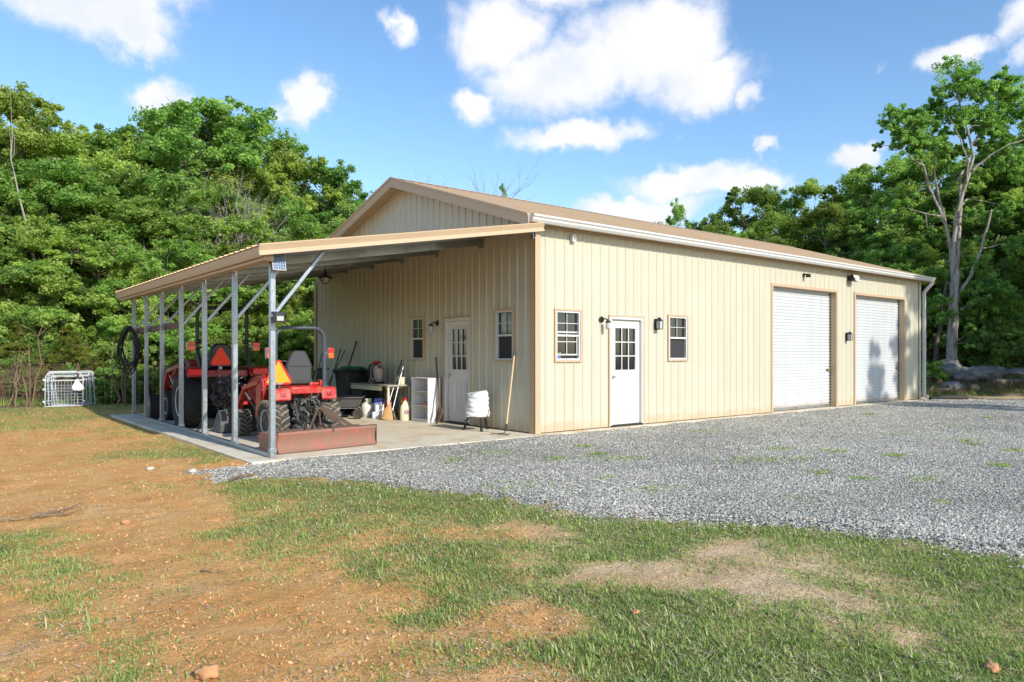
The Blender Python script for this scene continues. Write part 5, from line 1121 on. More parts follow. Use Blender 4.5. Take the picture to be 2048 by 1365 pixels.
def make_tree(name, seed, H, base, Rr, nl, nt_, per, size, lobe, leafm, barkm, trunk_r=.16, prof='round', flat=.8, lean=0., fill=.38):
    per = int(per * 1.7); size = size * .76
    g = np.random.default_rng(seed); root = thing(name, name, 'tree')
    L = []; tries = 0
    while len(L) < nl and tries < 4000:
        tries += 1; u = g.random(); z = base + (H - base) * u
        if prof == 'round': w = (math.sin(math.pi * min(1, max(0, .10 + .82 * u))) ** .6)
        elif prof == 'cone': w = (1 - u) ** .8 + .04
        elif prof == 'oval': w = math.sin(math.pi * (.08 + .84 * u)) ** .8
        else: w = (1 - u ** 3) ** .5
        a = g.uniform(0, 2 * math.pi); lob = 1 + .22 * math.sin(a * 2 + seed) + .16 * math.sin(a * 3 + seed * 2 + u * 5)
        r = Rr * w * lob * (.5 + .5 * g.random() ** .4); c = np.array((r * math.cos(a) + lean * u, r * math.sin(a), z)); lr = lobe * g.uniform(.6, 1.3)
        if all(np.linalg.norm(c - q[0]) > .62 * (lr + q[1]) for q in L): L.append((c, lr))
    C = []; rd = []; mid = np.array([lean * .5, 0, (H + base) / 2])
    for c, lr in L:
        out = c - mid; out /= np.linalg.norm(out) + 1e-6
        for k in range(int(nt_ * (lr / lobe) ** 2) + 3):
            d = g.normal(0, 1, 3); d /= np.linalg.norm(d); d = d + out * .55 + np.array([0, 0, .35]); d /= np.linalg.norm(d)
            rr = lr * (g.uniform(.75, 1.1) if g.random() > fill else g.uniform(.2, .7)); C.append(c + d * rr * np.array([1, 1, flat])); rd.append(lr * g.uniform(.22, .50))
            if g.random() < .07: C.append(c + d * lr * 1.2); rd.append(lr * .24)
    C = np.array(C); rd = np.array(rd)
    V, F, t = leaves(C, rd, per, size, seed + 1, .75, up=.28, shell=.05)
    V[:, 2] = np.maximum(V[:, 2], .03)
    link(bpy.data.objects.new('crown', np_mesh('crown', V, F, leafm, t)), root)
    m = MB(); top = H * .86; rs = []; pts = []
    for i in range(9):
        u = i / 8; pts.append((lean * u * .8 + g.normal(0, .07) * (i > 0), g.normal(0, .07) * (i > 0), -.15 + (top + .15) * u)); rs.append(trunk_r * (1 - .86 * u) * (1.25 if i == 0 else 1))
    m.tube(pts, rs, 9)
    for c, lr in L:
        zb = min(max(base * .5, c[2] - math.hypot(c[0], c[1]) * g.uniform(.5, 1.)), top * .95); u = zb / top
        lp = limb((lean * u * .8, 0, zb), c, .08, g); r0 = trunk_r * (1 - .8 * u) * .5; m.tube(lp, [max(.008, r0 * (1 - .8 * i / 5)) for i in range(6)], 6)
        for _ in range(3):
            e = c + g.normal(0, .6, 3) * lr + np.array([0, 0, .3 * lr]); m.tube(limb(lp[4], e, .05, g, 3), [.014, .011, .008, .004], 4)
    m.build('trunk', barkm, root, fix=False)
    return root
def make_bare(name, seed, H, spread, r0, barkm, depth=4, kids=3, up=.35, z0=.45):
    g = np.random.default_rng(seed); root = thing(name, name, 'tree'); m = MB()
    def grow(p, d, L, r, lv):
        pts = [tuple(p)]; q = np.array(p, float); dd = np.array(d, float)
        for i in range(5):
            dd = dd + g.normal(0, .09, 3); dd[2] += .03; dd /= np.linalg.norm(dd); q = q + dd * L / 5; pts.append(tuple(q))
        m.tube(pts, [r * (1 - .6 * i / 5) for i in range(6)], 7 if lv < 2 else 4)
        if lv >= depth: return
        for k in range(kids + (lv > 0) * 2):
            t = g.integers(2, 6); s = np.array(pts[t]); nd = dd + g.normal(0, spread, 3); nd[2] = abs(nd[2]) * .6 + up; nd /= np.linalg.norm(nd)
            grow(s, nd, L * g.uniform(.5, .75), r * .5 * (1 - .3 * t / 5), lv + 1)
    grow((0, 0, -.1), (0.03, 0, 1), H * z0, r0, 0)
    m.build('branches', barkm, root, fix=False); return root
# prototypes double as real trees (each is placed first, then copied)
protos = {}
def P(k):
    if k in protos: return protos[k]
    a = {
     'oakA': lambda: make_tree('broadleaf_tree', 21, 10, 2.0, 2.7, 44, 15, 62, .085, .82, 'leaf', 'bark', .19),
     'oakB': lambda: make_tree('broadleaf_tree', 34, 10, 2.6, 2.3, 40, 15, 62, .085, .78, 'leaf', 'bark', .17, 'oval'),
     'oakC': lambda: make_tree('broadleaf_tree', 55, 10, 1.8, 2.9, 44, 16, 62, .085, .88, 'leafdark', 'bark', .2, 'round'),
     'oakD': lambda: make_tree('broadleaf_tree', 77, 10, 3.2, 2.1, 38, 15, 58, .08, .72, 'leafdark', 'greybark', .16, 'oval'),
     'oakE': lambda: make_tree('broadleaf_tree', 63, 10, 2.2, 2.6, 34, 17, 62, .085, .95, 'leaf', 'greybark', .18, 'round', lean=.5),
     'edge': lambda: make_tree('understory_tree', 91, 6, .6, 2.2, 46, 13, 55, .065, .58, 'leaf', 'bark', .09, 'dome', flat=.7),
     'edge2': lambda: make_tree('understory_tree', 96, 6, .8, 2.0, 42, 13, 55, .07, .58, 'leaf', 'bark', .09, 'oval', flat=.65),
     'cedar': lambda: make_tree('juniper_tree', 13, 4, .3, 1.15, 46, 12, 60, .035, .33, 'needle', 'bark', .07, 'cone'),
     'pine': lambda: make_tree('conifer_tree', 17, 9, 1.2, 1.5, 44, 13, 55, .07, .55, 'leafdark', 'bark', .14, 'cone'),
     'tall': lambda: make_tree('tall_tree', 19, 10, 7.4, .9, 14, 12, 50, .07, .45, 'leafdark', 'bark', .12, 'cone'),
     'bush': lambda: make_tree('shrub', 41, 1.6, .2, .8, 24, 12, 50, .045, .28, 'leaf', 'twig', .03, 'dome'),
     'bushd': lambda: make_tree('shrub', 43, 1.8, .2, .9, 24, 12, 50, .05, .32, 'leafdark', 'twig', .03, 'dome'),
    }[k]()
    protos[k] = a; a['_fresh'] = 1
    return a
NAT = dict(oakA=10, oakB=10, oakC=10, oakD=10, oakE=10, tall=10, edge=6, edge2=6, cedar=4, pine=9, bush=1.6, bushd=1.8)
def plant(k, xy, h, label, group=None, wide=1., cat='tree'):
    p = P(k)
    if p.get('_fresh'): o = p; del o['_fresh']
    else: o = copy_tree(p)
    if '_fresh' in o: del o['_fresh']
    s = h / NAT[k]; o.location = (xy[0], xy[1], float(gz(xy[0], xy[1])) - .03); o.rotation_euler = (0, 0, rnd.uniform(0, 6.28)); o.scale = (s * wide, s * wide, s)
    o['label'] = label; o['category'] = cat
    if group: o['group'] = group
    elif 'group' in o: del o['group']
    return o
def topz(py, d): return ((HZ - py) / FOC * d + 1.38) * .93
# left wood: back row makes the skyline
GLB = 'tall broadleaf trees forming the skyline of the left wood'
for (px, d, py, k, w, lab) in [
    (-60, 27, 200, 'oakA', 1.25, None), (40, 26, 178, 'oakB', .95, 'tall tree at the left edge of the wood, its crown a separate rounded tower'), (95, 30, 262, 'oakC', 1., None),
    (165, 28, 262, 'oakE', 1.1, None), (235, 30, 285, 'oakC', 1.1, None), (290, 31, 262, 'oakE', 1.15, None), (345, 32, 214, 'oakB', 1.15, 'tallest tree of the left wood, left half of the big dark dome'),
    (425, 31, 206, 'oakC', 1.1, 'tall dark tree on the right half of the big dome in the left wood'), (485, 32, 228, 'oakD', 1.1, None), (545, 31, 300, 'oakE', .95, None), (598, 30, 300, 'oakB', .95, 'bushy bright tree stepping down toward the gable peak'),
    (655, 30, 318, 'pine', 1.25, 'narrow pointed tree beside the left slope of the gable'), (692, 30, 345, 'oakD', 1.0, None)]:
    plant(k, spot(px, d), topz(py, d) * 1.02, lab or 'broadleaf tree crown on the skyline of the left wood', None if lab else GLB, w)
GLM = 'broadleaf trees in the middle of the left wood'
for (px, d, py, k, w) in [(-40, 23, 330, 'oakA', 1.2), (60, 24, 350, 'oakC', 1.1), (120, 23.5, 310, 'oakB', 1.2), (200, 25, 345, 'oakE', 1.15), (280, 24, 380, 'oakB', 1.3), (350, 26, 330, 'oakC', 1.1), (420, 25, 370, 'oakE', 1.15), (500, 26, 395, 'oakB', 1.25), (570, 27, 400, 'oakE', 1.1), (640, 27.5, 420, 'oakC', 1.1), (25, 22, 430, 'edge', 1.1), (680, 27, 450, 'oakB', 1.1)]:
    plant(k, spot(px, d), topz(py, d), 'leafy green tree inside the left wood, below the skyline crowns', GLM, w)
GLE = 'low leafy trees along the front edge of the left wood'
for (px, d, py, k, w) in [(-30, 21.6, 520, 'edge', 1.), (55, 21.8, 480, 'edge2', 1.1), (130, 21.8, 540, 'edge', 1.), (200, 22, 470, 'edge2', 1.15), (265, 22.2, 520, 'edge', 1.1), (330, 22, 470, 'edge', 1.1), (395, 22.5, 520, 'edge2', 1.1), (455, 23, 480, 'edge', 1.1), (515, 23.5, 530, 'edge2', 1.1), (575, 24, 490, 'edge', 1.1), (630, 25, 540, 'edge2', 1.1), (100, 21.3, 580, 'edge2', .9), (300, 22, 600, 'edge', .9), (430, 22, 600, 'edge', .95), (545, 23, 610, 'edge2', .95)]:
    plant(k, spot(px, d), topz(py, d), 'low leafy tree at the front edge of the left wood, foliage nearly to the ground', GLE, w)
for (px, d, py, lab) in [(140, 20.3, 650, 'yellow-green juniper just left of and above the white pen panels'), (30, 20.3, 640, 'yellow-green juniper at the left edge of the photo'), (365, 21, 650, 'yellow-green juniper showing between the carport posts'), (230, 20.6, 668, 'small juniper between the pen panels and the hose')]:
    plant('cedar', spot(px, d), topz(py, d), lab, None, 1.25)
SHL = 'small shrubs along the fence of the left wood'
for (px, d, h, k) in [(-10, 19.6, 1.1, 'bush'), (50, 19.5, .8, 'bushd'), (215, 19.9, .9, 'bush'), (300, 20.4, 1., 'bush'), (250, 19.9, .7, 'bushd'), (385, 21, 1.2, 'bush'), (445, 21.5, 1.5, 'bush'), (500, 22, 1.7, 'bush'), (560, 22.6, 1.8, 'bush'), (615, 23.3, 1.8, 'bush'), (340, 20.2, .9, 'bushd')]:
    plant(k, spot(px, d), h, 'small leafy shrub at the foot of the left wood', SHL, 1.1, 'shrub')
# dead trees
def place_bare(o, xy, lab, rz=0., s=1.):
    o.location = (xy[0], xy[1], float(gz(xy[0], xy[1]))); o.rotation_euler = (0, 0, rz); o.scale = (s, s, s); o['label'] = lab; o['category'] = 'tree'
def fan_tree(name, seed, z0, H, n, w, r):
    g = np.random.default_rng(seed); root = thing(name, name, 'tree'); m = MB()
    m.tube([(0, 0, -.1), (.05, 0, z0 * .5), (0, .03, z0)], [r * 2.6, r * 2., r * 1.5], 8)
    for i in range(n):
        a = g.uniform(-1, 1); tip = np.array([a * w, g.normal(0, .5), z0 + (H - z0) * (1 - .35 * abs(a)) * g.uniform(.65, 1)]); st = (a * .2, 0, z0 - .3 + .5 * g.random())
        lp = limb(st, tip, .10 * g.random(), g, 7); m.tube(lp, [r * (1 - .85 * j / 7) for j in range(8)], 5)
        for _ in range(5):
            j = g.integers(2, 7); p = np.array(lp[j]); e = p + np.array([g.normal(a * .5, .35), g.normal(0, .3), g.uniform(.3, 1.)]); m.tube(limb(p, e, .05, g, 4), [r * .4, r * .3, r * .25, r * .18, r * .1], 4)
    m.build('branches', 'deadwood', root, fix=False); return root
ft = fan_tree('dead_tree', 3, 4.2, 8.6, 46, 1.9, .017); place_bare(ft, spot(470, 24.6), 'bleached leafless tree with a broom-like fan of bare branches in the left wood', R(-39), .93)
db = make_bare('dead_tree', 8, 8.0, .30, .075, 'deadwood', 2, 1, .7, .72); place_bare(db, spot(170, 22.6), 'single bare grey trunk rising out of the left wood', 0, 1.0); db.rotation_euler = (R(-7), R(-9), 0)
wk = make_bare('bare_tree', 25, 9.5, .55, .10, 'deadwood', 4, 3, .45, .42); place_bare(wk, spot(860, 34), 'bare twiggy tree top showing above the roof right of the gable peak', .5, 1.45)
w2 = make_bare('bare_tree', 29, 8.6, .5, .09, 'deadwood', 4, 3, .5, .42); place_bare(w2, spot(745, 33), 'bare twiggy tree top showing just left of the gable peak', 1.5, 1.4)
plant('pine', spot(1006, 42), topz(372, 42), 'small green tree tip peeking above the roof ridge', None, .45)
plant('oakD', spot(1350, 50), topz(420, 50), 'small tree top on the far skyline above the roof, left of the right wood', None, .6)
# right wood
GRB = 'broadleaf trees forming the skyline of the right wood'
for (px, d, py, k, w, lab) in [(1420, 50, 440, 'oakC', .8, None), (1490, 46, 378, 'oakB', 1., 'rounded tree at the left end of the right wood'), (1560, 46, 402, 'oakD', 1., None), (1630, 44, 380, 'oakE', 1., None), (1700, 42, 372, 'oakB', 1.05, None), (1765, 40, 335, 'oakC', 1.1, None), (1840, 38, 318, 'oakE', 1.15, None), (1930, 36, 300, 'oakC', 1.1, None), (2010, 35, 300, 'oakB', 1.2, None), (2090, 34, 275, 'oakA', 1.1, None), (2170, 34, 280, 'oakC', 1.1, None)]:
    plant(k, spot(px, d), topz(py, d), lab or 'broadleaf tree crown on the skyline of the right wood', None if lab else GRB, w)
GRM = 'trees inside the right wood'
for (px, d, py, k, w) in [(1530, 41, 450, 'oakA', 1.05), (1600, 39, 445, 'oakB', 1.15), (1660, 37, 430, 'oakE', 1.1), (1720, 36, 455, 'oakC', 1.05), (1790, 35, 420, 'oakD', 1.2), (1850, 34, 430, 'oakC', 1.1), (1920, 34, 400, 'oakD', 1.2), (1990, 33, 440, 'oakC', 1.1), (2060, 32, 400, 'oakE', 1.1), (1880, 31.5, 520, 'edge2', 1.1), (1960, 32, 500, 'edge', 1.1), (2040, 31, 480, 'edge2', 1.1), (1770, 33, 500, 'oakC', 1.)]:
    plant(k, spot(px, d), topz(py, d), 'leafy tree in the shaded interior of the right wood', GRM, w)
GRE = 'low undergrowth shrubs in the right wood'
for (px, d, h, k) in [(1865, 30.5, 2.6, 'bushd'), (1910, 31, 3.0, 'bushd'), (1960, 30.5, 2.8, 'bushd'), (2010, 30, 3.1, 'bushd'), (2060, 29.5, 2.7, 'bushd'), (1935, 29.5, 1.4, 'bush'), (1985, 28.5, 2.0, 'bushd'), (2045, 28, 1.7, 'bush'), (1868, 27, .8, 'bush'), (1880, 34, 4.2, 'bushd'), (1940, 34, 4.2, 'bushd'), (2000, 34, 4.4, 'bushd'), (2070, 33, 4.3, 'bushd'), (2120, 30, 3.2, 'bushd')]:
    plant(k, spot(px, d), h, 'dark undergrowth shrub on the shaded floor of the right wood', GRE, 1.05, 'shrub')
for (px, d, h, k, w) in [(1900, 41, 8, 'oakC', 1.3), (1975, 41, 8, 'oakC', 1.3), (2050, 40, 8, 'oakC', 1.3), (1820, 42, 8, 'oakC', 1.3), (2130, 38, 8, 'oakC', 1.3)]:
    plant(k, spot(px, d), h, 'leafy tree in the shaded interior of the right wood', GRM, w)
# slim bare stems standing among the right wood
for (px, d, hgt, rr, lab) in [(1880, 29.2, 5.5, .10, 'slim leaning trunk just left of the large grey-barked tree'), (1985, 31, 6.0, .11, 'forked dark trunk to the right of the large grey-barked tree')]:
    q = spot(px, d); root = thing('slim_tree', lab, 'tree', (q[0], q[1], float(gz(*q)))); m = MB(); g = np.random.default_rng(int(px))
    tp = limb((0, 0, -.2), (.25, -.15, hgt), 0, g, 7); m.tube(tp, [rr * (1 - .6 * i / 7) for i in range(8)], 9)
    for k in (3, 4, 5): m.tube(limb(tp[k], (tp[k][0] + g.uniform(-.9, .9), tp[k][1] + g.uniform(-.9, .9), tp[k][2] + g.uniform(.8, 1.8)), .05, g, 5), [rr * .5, rr * .4, rr * .35, rr * .3, rr * .2, rr * .12], 7)
    m.build('trunk', 'bark', root, fix=False)
# trees standing off to the right whose shade falls on the drive, the second roller door and the wood floor
GRS = 'trees on the right side of the drive'
plant('pine', (18.6, -9.0), 6.6, 'tree standing right of the drive, mostly out of view', GRS, .9); plant('tall', (13.9, -20), 12.8, 'tree standing right of the drive, mostly out of view', GRS, .8); plant('tall', (15.8, -19), 14.4, 'tree standing right of the drive, mostly out of view', GRS, .8)
for (x_, y_, h_, k_, w_) in [(23.0, -7.5, 10, 'oakA', 1.1), (27.5, -5.8, 10.5, 'oakC', 1.1), (32, -4.2, 11, 'oakB', 1.2), (37, -2, 11, 'oakC', 1.2), (25, -12, 11, 'oakC', 1.2)]:
    plant(k_, (x_, y_), h_, 'tree standing right of the drive, mostly out of view', GRS, w_)

# the large grey-barked tree
HD = 28.5; hx, hy = spot(1903, HD); hz0 = float(gz(hx, hy))
ht = thing('large_tree', 'tall grey-barked tree with forked limbs and sparse clumps of leaves at the right', 'tree', (hx, hy, hz0))
k_ = HD / FOC
def hp(px, py, dd=0.): return tuple(((px - 1903) * k_ * RT[i] + dd * FW[i]) if i < 2 else ((HZ - py) * k_ + 1.38 - hz0) for i in range(3))
HB = [([(1903, 752, 0), (1904, 690, 0), (1906, 620, 0), (1909, 575, 0), (1913, 540, 0)], .215, .145),
      ([(1909, 578, 0), (1906, 520, .1), (1902, 470, .15), (1890, 420, .3), (1868, 360, .4), (1845, 305, .3), (1815, 255, .1)], .09, .02),
      ([(1913, 545, 0), (1906, 500, 0), (1909, 440, -.1), (1926, 370, -.2), (1938, 320, -.3), (1925, 260, -.3), (1910, 200, -.2), (1905, 160, 0)], .10, .02),
      ([(1913, 540, 0), (1925, 440, .2), (1934, 350, .4), (1965, 280, .6), (2000, 220, .5), (2035, 175, .4)], .085, .02),
      ([(1916, 590, 0), (1935, 550, -.2), (1950, 500, -.4), (1963, 440, -.5), (1966, 425, -.5)], .07, .03),
      ([(1907, 500, .1), (1895, 400, .5), (1890, 340, .7), (1893, 300, .8)], .07, .02),
      ([(1918, 480, 0), (1935, 410, .5), (1960, 390, .8), (2000, 392, 1.)], .07, .015),
      ([(1936, 345, -.3), (1960, 320, -.6), (1990, 300, -.8), (2030, 290, -1.)], .06, .015),
      ([(1890, 430, .3), (1860, 425, .3), (1825, 412, .4)], .04, .01),
      ([(1868, 360, .4), (1850, 330, .1), (1815, 320, -.2), (1790, 300, -.4)], .05, .01),
      ([(1926, 372, -.2), (1915, 330, -.6), (1895, 290, -.8), (1870, 250, -.9)], .05, .01),
      ([(1922, 620, 0), (1950, 600, -.3), (1975, 585, -.5)], .05, .01), ([(1955, 300, .6), (1950, 250, 1.), (1948, 210, 1.1)], .05, .01)]
m = MB(); g = np.random.default_rng(4)
for pts, r0, r1 in HB:
    q = [np.array(hp(*p)) for p in pts]; out = []; rs = []
    for i in range(len(q) - 1):
        for j in range(3): t = j / 3; out.append(q[i] * (1 - t) + q[i + 1] * t + g.normal(0, .014, 3) * (i + j > 0))
    out.append(q[-1]); n = len(out); m.tube([tuple(p) for p in out], [r0 + (r1 - r0) * (i / (n - 1)) ** .8 for i in range(n)], 12)
HCL = [(1895, 160, 34), (1925, 195, 30), (1880, 215, 26), (1950, 165, 20), (1955, 190, 18), (1905, 235, 28), (1860, 235, 25), (1835, 250, 22), (1800, 225, 26), (1785, 245, 18), (1815, 265, 28), (1850, 280, 26), (1795, 290, 22), (1765, 288, 9), (1840, 300, 24), (1890, 280, 24), (1900, 265, 20), (1960, 225, 22), (1985, 235, 28), (1965, 255, 22), (2005, 195, 30), (2035, 175, 30), (2040, 215, 30), (2010, 250, 28), (2045, 260, 26), (2030, 290, 26), (1990, 280, 20), (1945, 250, 18), (1995, 165, 22), (1980, 320, 18), (2035, 320, 24), (1930, 300, 16), (1800, 262, 20), (1975, 560, 26), (1990, 590, 26), (1960, 610, 24), (1950, 640, 18), (2010, 570, 20), (1935, 590, 16), (1970, 585, 24), (1985, 300, 14), (1925, 600, 14), (2060, 200, 30), (1880, 190, 20), (1820, 235, 16)]
cc = []; rr_ = []
HCL += [(1870, 600, 18), (1860, 640, 16), (1925, 555, 16), (1880, 540, 14), (1935, 690, 14), (1865, 460, 14), (1930, 430, 12), (1990, 430, 18), (2020, 420, 20), (1960, 480, 16), (1985, 520, 20), (2015, 500, 22), (1950, 530, 14), (1880, 330, 12), (1945, 330, 14), (1815, 400, 12), (1900, 630, 14), (2005, 330, 18), (2025, 350, 20), (1975, 350, 14), (2030, 620, 22), (1940, 660, 14)]
for (a, b, r) in HCL:
    q = np.array(hp(a, b, g.uniform(-.7, .7))); near_ = min([hp(*p) for pts, _, _ in HB for p in pts[1:]], key=lambda w: sum((w[i] - q[i]) ** 2 for i in range(3)))
    m.tube(limb(near_, q, .05, g, 4), [.022, .018, .014, .010, .006], 5)
    for _ in range(max(8, int(r * 1.25))):
        d = g.normal(0, 1, 3); d /= np.linalg.norm(d); e = q + d * r * k_ * g.uniform(.35, 1.35) * np.array([1, 1, .85]); cc.append(e); rr_.append(r * k_ * g.uniform(.16, .36))
        if g.random() < .5: m.tube(limb(q, e, .03, g, 3), [.009, .007, .005, .003], 4)
m.build('trunk', 'greybark', ht, fix=False)
V, F, t = leaves(np.array(cc), np.array(rr_), 60, .052, 99, .85, .3, cz=np.array(hp(1910, 260)), shell=.05)
link(bpy.data.objects.new('crown', np_mesh('crown', V, F, 'leafdark', t)), ht)

# brush and dead stems at the foot of the woods: too many to count
def brush(name, n, fx, hmin, hmax, seed, label, lw=.006, spread=.5, m_='twig'):
    g = np.random.default_rng(seed); P = []; T = []
    p0 = fx(g, n); h = g.uniform(hmin, hmax, n); dx = g.normal(0, spread, n) * h; dy = g.normal(0, spread, n) * h
    a = g.uniform(0, 6.28, n); w = lw * g.uniform(.6, 1.6, n)
    base = np.stack([p0[0], p0[1], p0[2]], 1); tip = base + np.stack([dx, dy, h], 1); side = np.stack([np.cos(a) * w, np.sin(a) * w, 0 * a], 1)
    mid = (base + tip) / 2 + g.normal(0, .06, (n, 3)) * h[:, None]; s2 = np.stack([-np.sin(a) * w, np.cos(a) * w, 0 * a], 1)
    V = np.stack([base + side, base - side, base + s2, mid + side * .7, mid - side * .7, mid + s2 * .7, tip, tip + side * .2, tip + s2 * .2], 1).reshape(-1, 3)
    f = np.array([[0, 1, 4, 3], [1, 2, 5, 4], [2, 0, 3, 5], [3, 4, 7, 6], [4, 5, 8, 7], [5, 3, 6, 8]])
    F = (f[None] + (np.arange(n) * 9)[:, None, None]).reshape(-1, 4)
    return tag(np_obj(name, V, F, m_), label, 'brush', kind='stuff')
def lf(g, n):
    px = g.uniform(-80, 690, n); d = 18.75 + np.clip(px, 0, 700) / 700 * 4.4 + g.exponential(.7, n); p = CAM[None] + d[:, None] * (FW[None] + ((px - PX0) / FOC)[:, None] * RT[None]); return p[:, 0], p[:, 1], gz(p[:, 0], p[:, 1]) + g.uniform(-.02, .5, n) * (g.random(n) < .5)
brush('undergrowth', 6500, lf, .15, 1.0, 5, 'tangle of brown twigs along the foot of the left wood', .0065, .55)
def rf_(g, n):
    px = g.uniform(1840, 2120, n); d = g.uniform(24.3, 31, n); p = CAM[None] + d[:, None] * (FW[None] + ((px - PX0) / FOC)[:, None] * RT[None]); return p[:, 0], p[:, 1], gz(p[:, 0], p[:, 1]) + g.uniform(0, .12, n)
brush('brush_pile', 3200, rf_, .04, .30, 6, 'low pile of cut brush and branches below the boulders', .012, 2.2)
g = np.random.default_rng(12)
q = rf_(g, 1500); q2 = (q[0], q[1]); k = np.repeat(np.arange(1500), 10); gx_ = q[0][k] + g.normal(0, .12, 15000); gy_ = q[1][k] + g.normal(0, .12, 15000)
blades('woodland_weeds', gx_, gy_, gz(gx_, gy_), g.uniform(.06, .26, 15000), np.full(15000, .010), g.uniform(.1, .7, 15000), 'grass', .8, label='green weeds growing through the brush pile', cat='weeds')
q = lf(g, 1300); k = np.repeat(np.arange(1300), 10); gx_ = q[0][k] + g.normal(0, .1, 13000); gy_ = q[1][k] + g.normal(0, .1, 13000) - .3
blades('woodland_weeds', gx_, gy_, gz(gx_, gy_), g.uniform(.05, .28, 13000), np.full(13000, .008), g.uniform(.2, .9, 13000), 'grass', .8, label='green weeds along the foot of the left wood', cat='weeds')
# grey trunks seen against the brush
for i, (px, d, h) in enumerate([(52, 18.4, 1.6), (62, 18.7, 2.2), (15, 18.4, 1.5), (233, 18.9, 1.7), (247, 19.2, 2.0), (272, 19.2, 1.8), (30, 18.2, 1.2)]):
    q = spot(px, d); root = thing('sapling', 'thin dead sapling stem standing in the brush of the left wood', 'sapling', (q[0], q[1], float(gz(*q))), group='dead sapling stems in the left brush'); m = MB(); g = np.random.default_rng(200 + i)
    tp = limb((0, 0, -.05), (g.normal(0, .15), g.normal(0, .1), h), 0, g, 6); m.tube(tp, [.022, .02, .018, .015, .012, .008, .005], 7)
    for _ in range(7):
        j = g.integers(2, 6); p = tp[j]; m.tube(limb(p, (p[0] + g.normal(0, .4), p[1] + g.normal(0, .3), p[2] + g.uniform(-.1, .5)), 0, g, 3), [.007, .005, .004, .002], 4)
    m.build('stem', 'twig', root, fix=False)

# woven wire fence in front of the left wood
t = thing('wire_fence', 'rusty woven wire fence running along the foot of the left wood', 'fence')
fp = [spot(px, d) for px, d in ((-90, 18.5), (60, 18.6), (250, 18.9), (420, 20.5), (640, 22.6))]
m = MB()
for i in range(len(fp) - 1):
    a = Vector((*fp[i], float(gz(*fp[i])))); b = Vector((*fp[i + 1], float(gz(*fp[i + 1])))); L = (b - a).length
    for z in (.05, .18, .31, .45, .6, .75, .92): m.tube([a + Vector((0, 0, z)), b + Vector((0, 0, z))], .0022, 3)
    n = int(L / .16)
    for j in range(n): p = a.lerp(b, j / n); m.tube([p + Vector((0, 0, .04)), p + Vector((0, 0, .92))], .0018, 3)
m.build('wire_mesh', 'galvroof', t, fix=False)
for i in range(len(fp) - 1):
    for f in (0, .5):
        p = Vector(fp[i]).lerp(Vector(fp[i + 1]), f); m = MB(); m.bb((p.x - .02, p.y - .02, -.2), (p.x + .02, p.y + .02, 1.15)); m.build('post', 'rust', t)

# white pen panels leaning together
def pen(name, lab, a, b, H, rounded, mesh, lean, rz_=0.):
    A = Vector((*a, 0)); B = Vector((*b, 0)); u = (B - A); L = u.length; u.normalize(); nrm = Vector((-u.y, u.x, 0)); z0 = float(gz(*a)) + .02
    t = thing(name, lab, 'pen panel', (a[0], a[1], z0))
    T = Matrix(((u.x, nrm.x * lean / H, nrm.x, 0), (u.y, nrm.y * lean / H, nrm.y, 0), (0, 1, 0, 0), (0, 0, 0, 1)))
    m = MB(T); r = .17 if rounded else .03
    pts = [(0, 0, 0), (0, H - r, 0)] + [(r - r * math.cos(R(k)), H - r + r * math.sin(R(k)), 0) for k in (22, 45, 68, 90)] + [(L - r + r * math.sin(R(k)), H - r + r * math.cos(R(k)), 0) for k in (0, 22, 45, 68, 90)] + [(L, 0, 0)]
    m.tube(pts, .015, 8, True); m.build('tube_frame', 'penpaint', t)
    m = MB(T)
    for z in ((H - .22,) if rounded else (H - .1,)): m.tube([(0, z, 0), (L, z, 0)], .011, 8)
    if not rounded: m.tube([(.12, 0, 0), (.09, H, 0)], .011, 8); m.tube([(L - .12, 0, 0), (L - .09, H, 0)], .011, 8)
    m.build('rail', 'penpaint', t)
    if mesh:
        m = MB(T)
        for i in range(1, int(L / .07)): m.tube([(i * .07, .0, .012), (i * .07, H - .22, .012)], .0028, 4)
        for i in range(1, int((H - .2) / .075)): m.tube([(0, i * .075, .012), (L, i * .075, .012)], .0028, 4)
        m.build('wire_mesh', 'galv', t)
    m = MB(T)
    for z in (.12, H * .5, H * .78): m.bb((-.05, z - .02, -.02), (-.0, z + .02, .02)); m.bb((L, z - .02, -.02), (L + .05, z + .02, .02))
    m.build('hinge_lug', 'galv', t); return t
ga = gnd(90, 823); gb = gnd(165, 821)
pen('pen_panel', 'front white tube pen panel with rounded top corners and wire mesh', ga, gnd(166, 820.5), .86, True, True, .12)
pen('pen_panel', 'white pen panel with square corners leaning right behind the rounded one', gnd(98, 822), gnd(190, 817), .83, False, False, .12)
pen('pen_panel', 'short white pen panel with slanted inner rails, middle of the leaning group', gnd(104, 820), gnd(183, 816), .74, False, True, .10)
pen('pen_panel', 'rearmost white pen panel of the leaning group', gnd(100, 819), gnd(187, 815), .86, False, False, .12)
q = gnd(157, 820.5); m = MB(); g = np.random.default_rng(3); N_ = 18; vs = []
for i, (z, w) in enumerate([(.44, .02), (.46, .12), (.50, .135), (.56, .10), (.64, .06), (.70, .035), (.74, .01)]):
    for j in range(N_):
        a = 2 * math.pi * j / N_; f = 1 + .22 * math.sin(3 * a + i) + g.normal(0, .06); vs.append((w * f * math.cos(a), w * f * math.sin(a) * .5, z + g.normal(0, .008)))
m.add(vs, [(i * N_ + j, i * N_ + (j + 1) % N_, (i + 1) * N_ + (j + 1) % N_, (i + 1) * N_ + j) for i in range(6) for j in range(N_)] + [tuple(range(N_))[::-1]])
o = m.build('plastic_bag', 'bag', angle=50); o.location = (q[0] - .03, q[1] - .06, 0); tag(o, 'crumpled white plastic bag hung on the front pen panel', 'bag')

